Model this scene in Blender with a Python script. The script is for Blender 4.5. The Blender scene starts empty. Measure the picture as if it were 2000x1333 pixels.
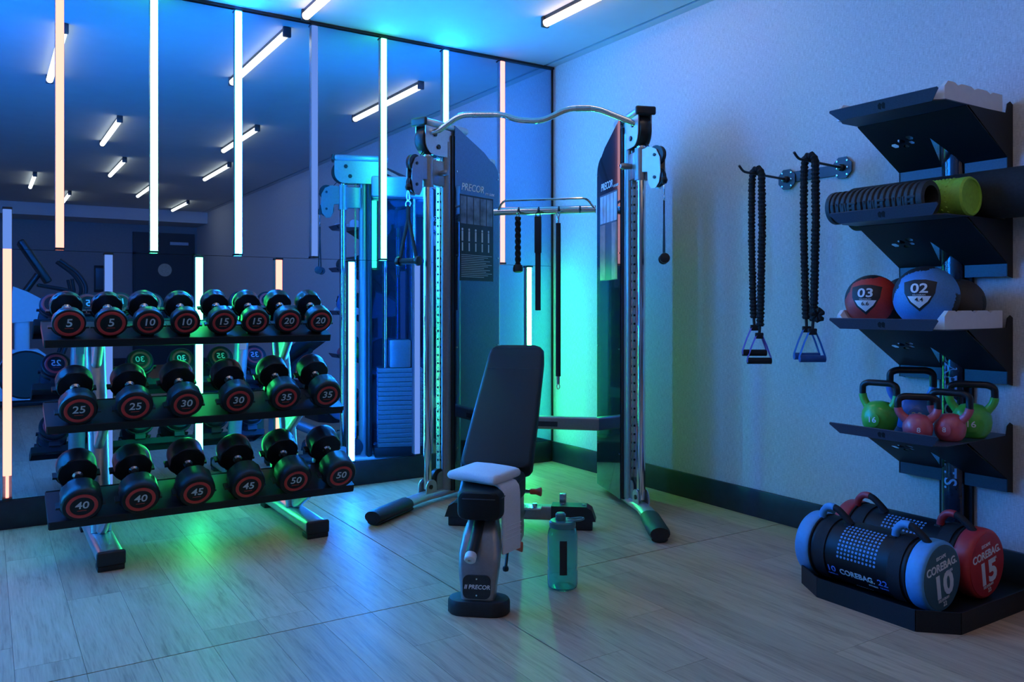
import bpy, bmesh, math, random
from mathutils import Matrix, Vector
random.seed(7)
PI = math.pi
SC = bpy.context.scene
COL = SC.collection

# ------------------------------------------------------------------ camera
# room axes: mirror wall is the plane Y=0, right wall the plane X=0, floor Z=0
H = 2.911
cam_d = bpy.data.cameras.new('camera'); cam = bpy.data.objects.new('camera', cam_d); COL.objects.link(cam)
cam_d.sensor_width = 36.0
cam_d.lens = 1602.0 / 2000.0 * 36.0
cam_d.shift_y = -(666.5 - 597.0) / 2000.0
cam_d.clip_start = 0.05
cam.location = (-3.536, -4.955, 1.15)
cam.rotation_euler = (PI / 2, 0, math.atan2(-0.540, 0.8415))
SC.camera = cam

# ------------------------------------------------------------------ world and view
w = bpy.data.worlds.new('room_dark'); SC.world = w; w.use_nodes = True
w.node_tree.nodes['Background'].inputs[0].default_value = (0.05, 0.07, 0.12, 1)
w.node_tree.nodes['Background'].inputs[1].default_value = 0.0
SC.view_settings.view_transform = 'Standard'
SC.view_settings.look = 'None'
SC.view_settings.exposure = 0.0
SC.view_settings.gamma = 1.0
SC.view_settings.use_curve_mapping = False

# strength of the glowing tubes (the room's only light)
GLOW = {
    'blue':   ((0.0085, 0.215, 1.00), 205.0),
    'green':  ((0.030, 1.00, 0.24), 60.0),
    'soft_green': ((0.060, 1.00, 0.30), 30.0),
    'peach':  ((1.00, 0.25, 0.19), 3.4),
    'pink':   ((1.00, 0.36, 0.34), 2.3),
    'lilac':  ((0.16, 0.34, 1.00), 0.8),  # faint glow put on the diffusers of tubes that are off
    'white':  ((1.00, 0.70, 0.48), 8.0),
}

# ------------------------------------------------------------------ materials
MATS = {}
def nodes(name):
    m = bpy.data.materials.new(name); m.use_nodes = True
    MATS[name] = m
    return m, m.node_tree, m.node_tree.nodes['Principled BSDF']
def mat(name, col, rough=0.5, metal=0.0, var=0.12, scale=30.0, bump=0.0, spec=None, coat=0.0):
    """plain surface with a faint procedural mottling"""
    m, t, b = nodes(name)
    tc = t.nodes.new('ShaderNodeTexCoord')
    n = t.nodes.new('ShaderNodeTexNoise'); n.inputs['Scale'].default_value = scale; n.inputs['Detail'].default_value = 4
    t.links.new(tc.outputs['Object'], n.inputs['Vector'])
    r = t.nodes.new('ShaderNodeValToRGB')
    lo = [c * (1 - var) for c in col]; hi = [min(1, c * (1 + var)) for c in col]
    r.color_ramp.elements[0].position = 0.3; r.color_ramp.elements[1].position = 0.7
    r.color_ramp.elements[0].color = (*lo, 1); r.color_ramp.elements[1].color = (*hi, 1)
    t.links.new(n.outputs['Fac'], r.inputs['Fac'])
    t.links.new(r.outputs['Color'], b.inputs['Base Color'])
    b.inputs['Roughness'].default_value = rough; b.inputs['Metallic'].default_value = metal
    if spec is not None: b.inputs['Specular IOR Level'].default_value = spec
    if coat: b.inputs['Coat Weight'].default_value = coat; b.inputs['Coat Roughness'].default_value = 0.08
    if bump:
        bp = t.nodes.new('ShaderNodeBump'); bp.inputs['Strength'].default_value = bump; bp.inputs['Distance'].default_value = 0.002
        t.links.new(n.outputs['Fac'], bp.inputs['Height']); t.links.new(bp.outputs['Normal'], b.inputs['Normal'])
    return m
def glow(name):
    c, s = GLOW[name]
    m = bpy.data.materials.new('glow_' + name); m.use_nodes = True
    t = m.node_tree; t.nodes.clear()
    e = t.nodes.new('ShaderNodeEmission'); o = t.nodes.new('ShaderNodeOutputMaterial')
    e.inputs[0].default_value = (*c, 1); e.inputs[1].default_value = s
    t.links.new(e.outputs[0], o.inputs[0])
    MATS['glow_' + name] = m
for k in GLOW: glow(k)

mat('black_rubber', (0.012, 0.013, 0.015), 0.55, 0, 0.25, 60, 0.15)
mat('black_urethane', (0.008, 0.008, 0.010), 0.40, 0, 0.2, 40, 0, 0.35)
mat('black_plastic', (0.012, 0.012, 0.014), 0.38)
mat('dark_metal', (0.030, 0.034, 0.040), 0.42, 0.35, 0.15, 50)
mat('powder_black', (0.011, 0.012, 0.015), 0.48, 0.0, 0.2, 200, 0.1, 0.3)
mat('rack_steel', (0.035, 0.050, 0.080), 0.42, 0.0, 0.15, 200, 0.08)
mat('silver_paint', (0.52, 0.53, 0.55), 0.34, 0.75, 0.06, 80)
mat('taupe_paint', (0.30, 0.29, 0.285), 0.33, 0.6, 0.06, 80)
mat('chrome', (0.80, 0.81, 0.82), 0.10, 1.0, 0.02)
mat('brushed_steel', (0.62, 0.63, 0.65), 0.25, 1.0, 0.05, 120)
mat('ring_red', (0.66, 0.035, 0.03), 0.45)
mat('knob_red', (0.62, 0.10, 0.04), 0.42)
mat('print_white', (0.80, 0.81, 0.82), 0.5, 0, 0.02)
mat('print_grey', (0.62, 0.64, 0.67), 0.5, 0, 0.02)
mat('print_red', (0.55, 0.05, 0.04), 0.5)
mat('print_blue', (0.16, 0.32, 0.85), 0.5)
mat('vinyl_black', (0.008, 0.010, 0.011), 0.48, 0, 0.15, 300, 0.25, 0.25)
mat('vinyl_seam', (0.030, 0.033, 0.036), 0.5)
mat('towel_white', (0.66, 0.66, 0.68), 0.95, 0, 0.10, 400, 0.6)
mat('white_plastic', (0.72, 0.70, 0.69), 0.5, 0, 0.03)
mat('pale_plate', (0.66, 0.62, 0.64), 0.4, 0.3, 0.04)
mat('lime_foam', (0.30, 0.55, 0.05), 0.6, 0, 0.1, 80)
mat('grey_foam', (0.030, 0.032, 0.034), 0.62, 0, 0.2, 90, 0.2)
mat('mat_black', (0.016, 0.017, 0.018), 0.8, 0, 0.25, 90, 0.2)
mat('ball_red', (0.60, 0.045, 0.035), 0.5, 0, 0.1, 200, 0.3)
mat('ball_blue', (0.07, 0.25, 0.55), 0.5, 0, 0.1, 200, 0.3)
mat('ball_black', (0.015, 0.016, 0.018), 0.55, 0, 0.2, 200, 0.3)
mat('ball_slate', (0.11, 0.15, 0.19), 0.55, 0, 0.1, 200, 0.3)
mat('ball_grey', (0.055, 0.048, 0.042), 0.6, 0, 0.1, 200, 0.3)
mat('kb_green', (0.08, 0.46, 0.05), 0.30, 0, 0.08, 60, 0, None, 0.4)
mat('kb_blue', (0.06, 0.20, 0.60), 0.30, 0, 0.08, 60, 0, None, 0.4)
mat('kb_pink', (0.60, 0.10, 0.13), 0.30, 0, 0.08, 60, 0, None, 0.4)
mat('kb_handle', (0.018, 0.018, 0.020), 0.28, 0.3, 0.2, 60)
mat('bag_black', (0.008, 0.009, 0.012), 0.45, 0, 0.15, 60, 0, 0.3)
mat('bag_blue', (0.10, 0.36, 0.66), 0.45, 0, 0.06, 60)
mat('bag_red', (0.55, 0.035, 0.04), 0.42, 0, 0.06, 60)
mat('bag_teal_face', (0.055, 0.14, 0.18), 0.5, 0, 0.06, 60)
mat('strap_black', (0.010, 0.010, 0.012), 0.75, 0, 0.3, 300, 0.4)
mat('band_black', (0.008, 0.008, 0.010), 0.85, 0, 0.35, 120, 0.5)
mat('handle_purple', (0.20, 0.09, 0.42), 0.45)
mat('handle_blue', (0.03, 0.10, 0.32), 0.45)
mat('hook_blue_black', (0.030, 0.045, 0.07), 0.45)
mat('baseboard_navy', (0.020, 0.023, 0.033), 0.42, 0, 0.2, 20)
mat('trim_black', (0.012, 0.013, 0.018), 0.45)
mat('shell_white', (0.55, 0.57, 0.60), 0.4, 0, 0.03)
mat('door_dark', (0.020, 0.026, 0.034), 0.5)
mat('disc_cream', (0.62, 0.52, 0.36), 0.6)
mat('screen_dark', (0.01, 0.011, 0.013), 0.15)
mat('sign_pale', (0.55, 0.60, 0.66), 0.5)
mat('wall_rear_taupe', (0.30, 0.28, 0.27), 0.8, 0, 0.05, 30)
mat('photo_grey', (0.16, 0.20, 0.27), 0.4, 0, 0.5, 18)
mat('photo_dark', (0.014, 0.018, 0.028), 0.4, 0, 0.4, 18)
mat('photo_pale', (0.55, 0.50, 0.50), 0.4, 0, 0.25, 14)
mat('photo_rust', (0.42, 0.17, 0.12), 0.4, 0, 0.3, 14)
mat('hole_black', (0.004, 0.004, 0.005), 0.8)

mat('rack_gloss', (0.030, 0.045, 0.075), 0.16, 0.5, 0.1, 40, 0, None, 0.6)

def wallpaper():
    m, t, b = nodes('wallpaper')
    tc = t.nodes.new('ShaderNodeTexCoord'); mp = t.nodes.new('ShaderNodeMapping')
    mp.inputs['Scale'].default_value = (60, 60, 420)
    t.links.new(tc.outputs['Object'], mp.inputs['Vector'])
    n = t.nodes.new('ShaderNodeTexNoise'); n.inputs['Scale'].default_value = 1.0; n.inputs['Detail'].default_value = 3
    t.links.new(mp.outputs['Vector'], n.inputs['Vector'])
    mp2 = t.nodes.new('ShaderNodeMapping'); mp2.inputs['Scale'].default_value = (380, 380, 30)
    t.links.new(tc.outputs['Object'], mp2.inputs['Vector'])
    n2 = t.nodes.new('ShaderNodeTexNoise'); n2.inputs['Scale'].default_value = 1.0
    t.links.new(mp2.outputs['Vector'], n2.inputs['Vector'])
    mx = t.nodes.new('ShaderNodeMath'); mx.operation = 'ADD'
    t.links.new(n.outputs['Fac'], mx.inputs[0]); t.links.new(n2.outputs['Fac'], mx.inputs[1])
    hf = t.nodes.new('ShaderNodeMath'); hf.operation = 'MULTIPLY'; hf.inputs[1].default_value = 0.5
    t.links.new(mx.outputs[0], hf.inputs[0])
    r = t.nodes.new('ShaderNodeValToRGB')
    r.color_ramp.elements[0].position = 0.36; r.color_ramp.elements[1].position = 0.64
    r.color_ramp.elements[0].color = (0.46, 0.455, 0.45, 1); r.color_ramp.elements[1].color = (0.70, 0.69, 0.68, 1)
    t.links.new(hf.outputs[0], r.inputs['Fac']); t.links.new(r.outputs['Color'], b.inputs['Base Color'])
    bp = t.nodes.new('ShaderNodeBump'); bp.inputs['Strength'].default_value = 0.35; bp.inputs['Distance'].default_value = 0.002
    t.links.new(hf.outputs[0], bp.inputs['Height']); t.links.new(bp.outputs['Normal'], b.inputs['Normal'])
    b.inputs['Roughness'].default_value = 0.7
wallpaper()

def ceiling_mat():
    m, t, b = nodes('ceiling_paint')
    tc = t.nodes.new('ShaderNodeTexCoord'); n = t.nodes.new('ShaderNodeTexNoise'); n.inputs['Scale'].default_value = 6
    t.links.new(tc.outputs['Object'], n.inputs['Vector'])
    r = t.nodes.new('ShaderNodeValToRGB'); r.color_ramp.elements[0].color = (0.50, 0.50, 0.50, 1); r.color_ramp.elements[1].color = (0.56, 0.56, 0.56, 1)
    t.links.new(n.outputs['Fac'], r.inputs['Fac']); t.links.new(r.outputs['Color'], b.inputs['Base Color'])
    b.inputs['Roughness'].default_value = 0.75
ceiling_mat()

def mirror_mat():
    m = bpy.data.materials.new('mirror_glass'); m.use_nodes = True; t = m.node_tree; t.nodes.clear()
    o = t.nodes.new('ShaderNodeOutputMaterial'); g = t.nodes.new('ShaderNodeBsdfGlossy'); h = t.nodes.new('ShaderNodeBsdfGlossy'); mx = t.nodes.new('ShaderNodeMixShader')
    n = t.nodes.new('ShaderNodeTexNoise'); n.inputs['Scale'].default_value = 3.0
    r = t.nodes.new('ShaderNodeMapRange'); r.inputs['To Min'].default_value = 0.034; r.inputs['To Max'].default_value = 0.044
    t.links.new(n.outputs['Fac'], r.inputs['Value']); t.links.new(r.outputs['Result'], mx.inputs['Fac'])
    g.inputs['Color'].default_value = (0.31, 0.52, 0.78, 1); g.inputs['Roughness'].default_value = 0.0
    h.inputs['Color'].default_value = (0.31, 0.52, 0.78, 1); h.inputs['Roughness'].default_value = 0.19
    t.links.new(g.outputs[0], mx.inputs[1]); t.links.new(h.outputs[0], mx.inputs[2]); t.links.new(mx.outputs[0], o.inputs[0])
    MATS['mirror_glass'] = m
mirror_mat()

def acrylic():
    """smoked glossy acrylic of the machine covers: dark, strongly reflecting"""
    m = bpy.data.materials.new('smoked_acrylic'); m.use_nodes = True; t = m.node_tree
    b = t.nodes['Principled BSDF']; o = t.nodes['Material Output']
    n = t.nodes.new('ShaderNodeTexNoise'); n.inputs['Scale'].default_value = 5
    r = t.nodes.new('ShaderNodeValToRGB'); r.color_ramp.elements[0].color = (0.010, 0.012, 0.016, 1); r.color_ramp.elements[1].color = (0.016, 0.018, 0.022, 1)
    t.links.new(n.outputs['Fac'], r.inputs['Fac']); t.links.new(r.outputs['Color'], b.inputs['Base Color'])
    b.inputs['Roughness'].default_value = 0.08
    g = t.nodes.new('ShaderNodeBsdfGlossy'); g.inputs['Roughness'].default_value = 0.015; g.inputs['Color'].default_value = (0.32, 0.58, 0.95, 1)
    mx = t.nodes.new('ShaderNodeMixShader'); mx.inputs[0].default_value = 0.24
    t.links.new(b.outputs[0], mx.inputs[1]); t.links.new(g.outputs[0], mx.inputs[2]); t.links.new(mx.outputs[0], o.inputs[0])
    MATS['smoked_acrylic'] = m
acrylic()

def wood():
    m, t, b = nodes('oak_plank')
    tc = t.nodes.new('ShaderNodeTexCoord'); oi = t.nodes.new('ShaderNodeObjectInfo')
    ml = t.nodes.new('ShaderNodeVectorMath'); ml.operation = 'SCALE'; ml.inputs[0].default_value = (37.0, 91.0, 13.0)
    t.links.new(oi.outputs['Random'], ml.inputs['Scale'])
    ad = t.nodes.new('ShaderNodeVectorMath'); ad.operation = 'ADD'
    t.links.new(tc.outputs['Object'], ad.inputs[0]); t.links.new(ml.outputs[0], ad.inputs[1])
    mp = t.nodes.new('ShaderNodeMapping'); mp.inputs['Scale'].default_value = (26, 2.2, 1)
    t.links.new(ad.outputs[0], mp.inputs['Vector'])
    n = t.nodes.new('ShaderNodeTexNoise'); n.inputs['Scale'].default_value = 1.0; n.inputs['Detail'].default_value = 6; n.inputs['Roughness'].default_value = 0.65; n.inputs['Distortion'].default_value = 0.9
    t.links.new(mp.outputs[0], n.inputs['Vector'])
    mp2 = t.nodes.new('ShaderNodeMapping'); mp2.inputs['Scale'].default_value = (190, 9, 1)
    t.links.new(ad.outputs[0], mp2.inputs['Vector'])
    n2 = t.nodes.new('ShaderNodeTexNoise'); n2.inputs['Scale'].default_value = 1.0; n2.inputs['Detail'].default_value = 3
    t.links.new(mp2.outputs[0], n2.inputs['Vector'])
    mx = t.nodes.new('ShaderNodeMix'); mx.data_type = 'FLOAT'; mx.inputs[0].default_value = 0.35
    t.links.new(n.outputs['Fac'], mx.inputs[2]); t.links.new(n2.outputs['Fac'], mx.inputs[3])
    r = t.nodes.new('ShaderNodeValToRGB')
    r.color_ramp.elements[0].position = 0.28; r.color_ramp.elements[1].position = 0.70
    r.color_ramp.elements[0].color = (0.27, 0.15, 0.080, 1); r.color_ramp.elements[1].color = (0.64, 0.40, 0.24, 1)
    e = r.color_ramp.elements.new(0.48); e.color = (0.52, 0.315, 0.182, 1)
    t.links.new(mx.outputs[0], r.inputs['Fac'])
    hs = t.nodes.new('ShaderNodeHueSaturation')
    mr = t.nodes.new('ShaderNodeMapRange'); mr.inputs['To Min'].default_value = 0.88; mr.inputs['To Max'].default_value = 1.14
    t.links.new(oi.outputs['Random'], mr.inputs['Value']); t.links.new(mr.outputs['Result'], hs.inputs['Value'])
    t.links.new(r.outputs['Color'], hs.inputs['Color']); t.links.new(hs.outputs['Color'], b.inputs['Base Color'])
    rr = t.nodes.new('ShaderNodeMapRange'); rr.inputs['To Min'].default_value = 0.38; rr.inputs['To Max'].default_value = 0.54
    t.links.new(n.outputs['Fac'], rr.inputs['Value']); t.links.new(rr.outputs['Result'], b.inputs['Roughness'])
    b.inputs['Specular IOR Level'].default_value = 0.18
    bp = t.nodes.new('ShaderNodeBump'); bp.inputs['Strength'].default_value = 0.12; bp.inputs['Distance'].default_value = 0.002
    t.links.new(n2.outputs['Fac'], bp.inputs['Height']); t.links.new(bp.outputs['Normal'], b.inputs['Normal'])
wood()

def bottle_mat():
    m, t, b = nodes('teal_tritan')
    n = t.nodes.new('ShaderNodeTexNoise'); n.inputs['Scale'].default_value = 3
    r = t.nodes.new('ShaderNodeValToRGB'); r.color_ramp.elements[0].color = (0.34, 0.80, 0.80, 1); r.color_ramp.elements[1].color = (0.40, 0.85, 0.85, 1)
    t.links.new(n.outputs['Fac'], r.inputs['Fac']); t.links.new(r.outputs['Color'], b.inputs['Base Color'])
    b.inputs['Roughness'].default_value = 0.06; b.inputs['Transmission Weight'].default_value = 0.92; b.inputs['IOR'].default_value = 1.3
    m2, t2, b2 = nodes('teal_cap')
    b2.inputs['Base Color'].default_value = (0.05, 0.20, 0.22, 1); b2.inputs['Roughness'].default_value = 0.3
bottle_mat()

# ------------------------------------------------------------------ mesh helpers
class MB:
    def __init__(s): s.bm = bmesh.new()
    def _put(s, verts, faces, M=None):
        vs = [s.bm.verts.new((M @ Vector(v)) if M is not None else v) for v in verts]
        out = []
        for f in faces:
            try: out.append(s.bm.faces.new([vs[i] for i in f]))
            except ValueError: pass
        return vs, out
    def box(s, lo, hi, M=None):
        x0, y0, z0 = lo; x1, y1, z1 = hi
        v = [(x0,y0,z0),(x1,y0,z0),(x1,y1,z0),(x0,y1,z0),(x0,y0,z1),(x1,y0,z1),(x1,y1,z1),(x0,y1,z1)]
        s._put(v, [(0,3,2,1),(4,5,6,7),(0,1,5,4),(1,2,6,5),(2,3,7,6),(3,0,4,7)], M); return s
    def rbox(s, lo, hi, r=0.01, seg=3, M=None):
        b2 = bmesh.new(); bmesh.ops.create_cube(b2, size=1.0)
        c = [(a+b)/2 for a, b in zip(lo, hi)]; d = [b-a for a, b in zip(lo, hi)]
        for v in b2.verts: v.co = Vector((c[0]+v.co.x*d[0], c[1]+v.co.y*d[1], c[2]+v.co.z*d[2]))
        bmesh.ops.bevel(b2, geom=list(b2.edges), offset=min(r, min(d)*0.49), segments=seg, profile=0.5, affect='EDGES')
        s.merge(b2, M); return s
    def merge(s, b2, M=None):
        b2.verts.ensure_lookup_table(); b2.verts.index_update()
        s._put([v.co.copy() for v in b2.verts], [[v.index for v in f.verts] for f in b2.faces], M); b2.free()
    def mesh(s, me, M=None):
        s._put([v.co.copy() for v in me.vertices], [list(p.vertices) for p in me.polygons], M); return s
    def prism(s, poly, h0, h1, M=None):
        """poly in local XY, extruded along local Z"""
        n = len(poly)
        v = [(x,y,h0) for x,y in poly] + [(x,y,h1) for x,y in poly]
        f = [tuple(range(n-1,-1,-1)), tuple(range(n,2*n))] + [(i,(i+1)%n,n+(i+1)%n,n+i) for i in range(n)]
        s._put(v, f, M); return s
    def lathe(s, prof, seg=32, M=None, mod=None, cap=True):
        """profile of (r,z) about local Z"""
        v = []; f = []; n = len(prof)
        for i in range(seg):
            a = 2*PI*i/seg
            for j, (r, z) in enumerate(prof):
                rr = r*(mod(i, j) if mod else 1.0)
                v.append((rr*math.cos(a), rr*math.sin(a), z))
        for i in range(seg):
            k = (i+1) % seg
            for j in range(n-1): f.append((i*n+j, k*n+j, k*n+j+1, i*n+j+1))
        if cap:
            if prof[0][0] > 1e-6: f.append(tuple(i*n for i in range(seg-1,-1,-1)))
            if prof[-1][0] > 1e-6: f.append(tuple(i*n+n-1 for i in range(seg)))
        s._put(v, f, M)
        bmesh.ops.remove_doubles(s.bm, verts=s.bm.verts, dist=1e-6)
        return s
    def cyl(s, p0, p1, r, seg=20, r1=None):
        p0, p1 = Vector(p0), Vector(p1); L = (p1-p0).length
        M = Matrix.Translation(p0) @ (p1-p0).to_track_quat('Z','Y').to_matrix().to_4x4()
        r1 = r if r1 is None else r1
        return s.lathe([(r,0),(r1,L)], seg, M)
    def tube(s, pts, r, seg=10, closed=False, flat=(1,1), up=(0,0,1), caps=True):
        """sweep along pts; r a number or list; flat scales the section along (side, up)"""
        P = [Vector(p) for p in pts]; n = len(P)
        R = r if isinstance(r, (list, tuple)) else [r]*n
        U = Vector(up); v = []; prev = None
        for i in range(n):
            a = P[(i-1) % n] if (closed or i > 0) else P[i]; b = P[(i+1) % n] if (closed or i < n-1) else P[i]
            t = (b-a).normalized()
            if prev is None:
                sd = t.cross(U)
                if sd.length < 1e-4: sd = t.cross(Vector((1,0,0)))
                sd.normalize()
            else:
                sd = prev - t*prev.dot(t)
                if sd.length < 1e-5: sd = t.cross(U)
                sd.normalize()
            prev = sd; nu = sd.cross(t)
            for k in range(seg):
                q = 2*PI*k/seg
                v.append(P[i] + sd*(math.cos(q)*R[i]*flat[0]) + nu*(math.sin(q)*R[i]*flat[1]))
        f = []
        for i in range(n if closed else n-1):
            j = (i+1) % n
            for k in range(seg):
                l = (k+1) % seg
                f.append((i*seg+k, i*seg+l, j*seg+l, j*seg+k))
        if caps and not closed:
            f.append(tuple(range(seg-1,-1,-1))); f.append(tuple((n-1)*seg+k for k in range(seg)))
        s._put(v, f); return s
    def loft(s, rings, caps=True):
        n = len(rings[0]); v = [p for r in rings for p in r]; f = []
        for i in range(len(rings)-1):
            for k in range(n):
                l = (k+1) % n
                f.append((i*n+k, i*n+l, (i+1)*n+l, (i+1)*n+k))
        if caps: f.append(tuple(range(n-1,-1,-1))); f.append(tuple((len(rings)-1)*n+k for k in range(n)))
        s._put(v, f); return s
    def data(s, name, m, smooth=0.6):
        bmesh.ops.recalc_face_normals(s.bm, faces=s.bm.faces)
        me = bpy.data.meshes.new(name); s.bm.to_mesh(me); s.bm.free()
        me.materials.append(MATS[m])
        if smooth:
            for p in me.polygons: p.use_smooth = True
            try: me.set_sharp_from_angle(angle=smooth)
            except Exception: pass
        return me
    def obj(s, name, m, parent=None, smooth=0.6, loc=None):
        return link(name, s.data(name, m, smooth), parent, loc)
def link(name, me, parent=None, loc=None):
    o = bpy.data.objects.new(name, me); COL.objects.link(o)
    if parent is not None: o.parent = parent
    if loc is not None: o.location = loc
    return o
def thing(name, label, cat, loc=(0,0,0), rz=0, group=None, rot=None):
    o = bpy.data.objects.new(name, None); COL.objects.link(o); o.empty_display_size = 0.1
    o.location = loc; o.rotation_euler = rot if rot else (0,0,rz)
    return tag(o, label, cat, group)
def tag(o, label, cat, group=None):
    o['label'] = label; o['category'] = cat
    if group: o['group'] = group
    return o
def struct(o): o['kind'] = 'structure'; return o
def fr(o, x, y):
    """matrix: local X -> x, local Y -> y, local Z -> x cross y, origin o"""
    x = Vector(x).normalized(); y = Vector(y); y = (y - x*y.dot(x)).normalized(); z = x.cross(y)
    M = Matrix.Identity(4)
    for i in range(3): M[i][0] = x[i]; M[i][1] = y[i]; M[i][2] = z[i]; M[i][3] = o[i]
    return M
_TX = {}
def text(st, size, bold=0.0, shear=0.0, ext=0.0006, width=1.0):
    key = (st, size, bold, shear, ext, width)
    if key not in _TX:
        cu = bpy.data.curves.new('t', 'FONT'); cu.body = st; cu.size = size; cu.align_x = 'CENTER'; cu.align_y = 'CENTER'
        cu.extrude = ext; cu.offset = bold*size; cu.shear = shear; cu.resolution_u = 3
        o = bpy.data.objects.new('t', cu); COL.objects.link(o)
        dg = bpy.context.evaluated_depsgraph_get()
        me = bpy.data.meshes.new_from_object(o.evaluated_get(dg))
        for v in me.vertices: v.co.x *= width
        bpy.data.objects.remove(o); bpy.data.curves.remove(cu)
        _TX[key] = me
    return _TX[key]
def put_text(name, st, size, M, m, parent, **k):
    b = MB(); b.mesh(text(st, size, **k), M); return b.obj(name, m, parent, 0)
def arc(c, r, a0, a1, n, ax=(1,0,0), ay=(0,0,1)):
    ax, ay, c = Vector(ax), Vector(ay), Vector(c)
    return [c + ax*(r*math.cos(a0+(a1-a0)*i/n)) + ay*(r*math.sin(a0+(a1-a0)*i/n)) for i in range(n+1)]
def smooth_path(pts, r=0.03, n=4):
    """round the corners of a polyline"""
    P = [Vector(p) for p in pts]; out = [P[0]]
    for i in range(1, len(P)-1):
        a = P[i-1]-P[i]; b = P[i+1]-P[i]; d = min(r, a.length*0.48, b.length*0.48)
        p0 = P[i]+a.normalized()*d; p2 = P[i]+b.normalized()*d
        for k in range(n+1):
            t = k/n; out.append(p0*(1-t)**2 + P[i]*(2*t*(1-t)) + p2*t*t)
    out.append(P[-1]); return out

# ================================================================== the room
XW, YR = -6.6, -12.2           # far side wall, rear wall (seen in the mirror)
SEAM = 1.440                   # joint between the two mirror rows
BB = 0.148                     # baseboard height

# floor: dark screed, oak planks laid on it
fl = struct(MB().box((XW, YR, -0.06), (0.0, 0.0, -0.006)).obj('floor', 'trim_black', None, 0))
def plank_mesh(wd, ln):
    g = 0.0006
    b = bmesh.new(); bmesh.ops.create_cube(b, size=1.0)
    for v in b.verts: v.co = Vector((v.co.x*(wd-2*g), v.co.y*(ln-2*g), v.co.z*0.006))
    m = MB(); m.merge(b); return m.data('plank', 'oak_plank', 0)
PX, PY = -1.938, -2.085        # the two visible joints cross here
PW, PL = 0.19, 1.30
_pm = {}
def plank(x0, x1, y0, y1):
    if x1-x0 < 0.01 or y1-y0 < 0.01: return
    k = (round(x1-x0, 4), round(y1-y0, 4))
    if k not in _pm: _pm[k] = plank_mesh(*k)
    link('plank', _pm[k], fl, ((x0+x1)/2, (y0+y1)/2, -0.003))
cols = []
x = PX+0.002
while x < -0.0005: cols.append((x, min(x+PW, 0.0))); x += PW
x = PX-0.002
while x > -4.6: cols.append((x-PW, x)); x -= PW
for ci, (x0, x1) in enumerate(cols):
    off = random.choice([0.15, 0.35, 0.55, 0.75, 0.95, 1.15, 1.3])
    for ya, yb in ((PY+0.002, -0.0), (-6.0, PY-0.002)):
        y = ya + off - PL
        while y < yb:
            plank(x0, x1, max(ya, y), min(yb, y+PL)); y += PL
far = MB(); xl = min(c[0] for c in cols)
far.box((XW, YR, -0.006), (0.0, -6.0, 0.0)); far.box((XW, -6.0, -0.006), (xl, 0.0, 0.0))
fo = far.obj('plank_field', 'oak_plank', fl, 0); fo['kind'] = 'stuff'

# ceiling with the shadow gap beside the right wall
cl = struct(MB().box((XW, YR, H), (-0.092, 0.0, H+0.12)).obj('ceiling', 'ceiling_paint', None, 0))
MB().box((-0.066, YR, H), (0.0, 0.0, H+0.12)).obj('edge_strip', 'ceiling_paint', cl, 0)
MB().box((-0.092, YR, H+0.06), (-0.066, 0.0, H+0.12)).obj('shadow_gap', 'trim_black', cl, 0)

# walls
wr = struct(MB().box((0.0, YR-0.1, -0.06), (0.12, 0.12, H+0.12)).obj('wall_right', 'wallpaper', None, 0))
wl = struct(MB().box((XW-0.1, 0.0, -0.06), (0.12, 0.12, H+0.12)).obj('wall_left', 'trim_black', None, 0))
wb = struct(MB().box((XW-0.1, YR-0.12, -0.06), (0.12, YR, H+0.12)).obj('wall_rear', 'wall_rear_taupe', None, 0))
ws = struct(MB().box((XW-0.12, YR-0.1, -0.06), (XW, 0.12, H+0.12)).obj('wall_side', 'wall_rear_taupe', None, 0))
struct(MB().box((XW, YR, 2.70), (0.0, -11.25, H)).obj('trim_1', 'ceiling_paint', None, 0))   # bulkhead over the door end

# mirror panels: the upper row joins at the upper tubes, the lower row at the lower tubes
UP = [-5.97, -5.51, -5.05, -4.59, -4.13, -3.67, -3.207, -2.745, -2.284, -1.823, -1.361, -0.905, -0.452]
LO = [-6.20, -5.74, -5.28, -4.82, -4.36, -3.90, -3.443, -2.974, -2.505, -2.045, -1.582, -1.121, -0.672, -0.224]
def panels(xs, z0, z1):
    e = [XW+0.01] + xs + [-0.013]
    for a, b in zip(e[:-1], e[1:]):
        MB().box((a+0.0008, -0.0065, z0+0.0012), (b-0.0008, -0.0005, z1-0.0012)).obj('mirror_panel', 'mirror_glass', wl, 0)
panels(UP, SEAM, H-0.016)
panels(LO, BB+0.002, SEAM)
MB().box((XW, -0.022, H-0.016), (-0.0, 0.0, H)).obj('top_trim', 'trim_black', wl, 0)
MB().box((-0.013, -0.012, BB), (-0.001, 0.0, H-0.016)).obj('corner_trim', 'trim_black', wl, 0)

# baseboards
def board_run(name, lo, hi, cuts, axis):
    root = None
    e = [lo] + cuts + [hi]
    base = None
    for i in range(len(e)-1):
        a, b = e[i]+0.0012, e[i+1]-0.0012
        m = MB()
        if axis == 'x': m.rbox((a, -0.020, 0.0), (b, -0.0005, BB), 0.003, 2)
        else: m.rbox((-0.020, a, 0.0), (-0.0005, b, BB), 0.003, 2)
        o = m.obj(name if i == 0 else 'board', 'baseboard_navy', base)
        if i == 0: base = struct(o)
    return base
board_run('baseboard_left', XW, -0.021, [-4.4, -2.0, -0.9], 'x')
board_run('baseboard_right', YR+0.01, -0.001, [-9.8, -7.4, -5.0, -2.6, -0.55], 'y')
struct(MB().rbox((XW+0.01, YR+0.0005, 0), (-1.16, YR+0.02, BB), 0.003, 2).obj('baseboard_rear', 'baseboard_navy', None))

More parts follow.
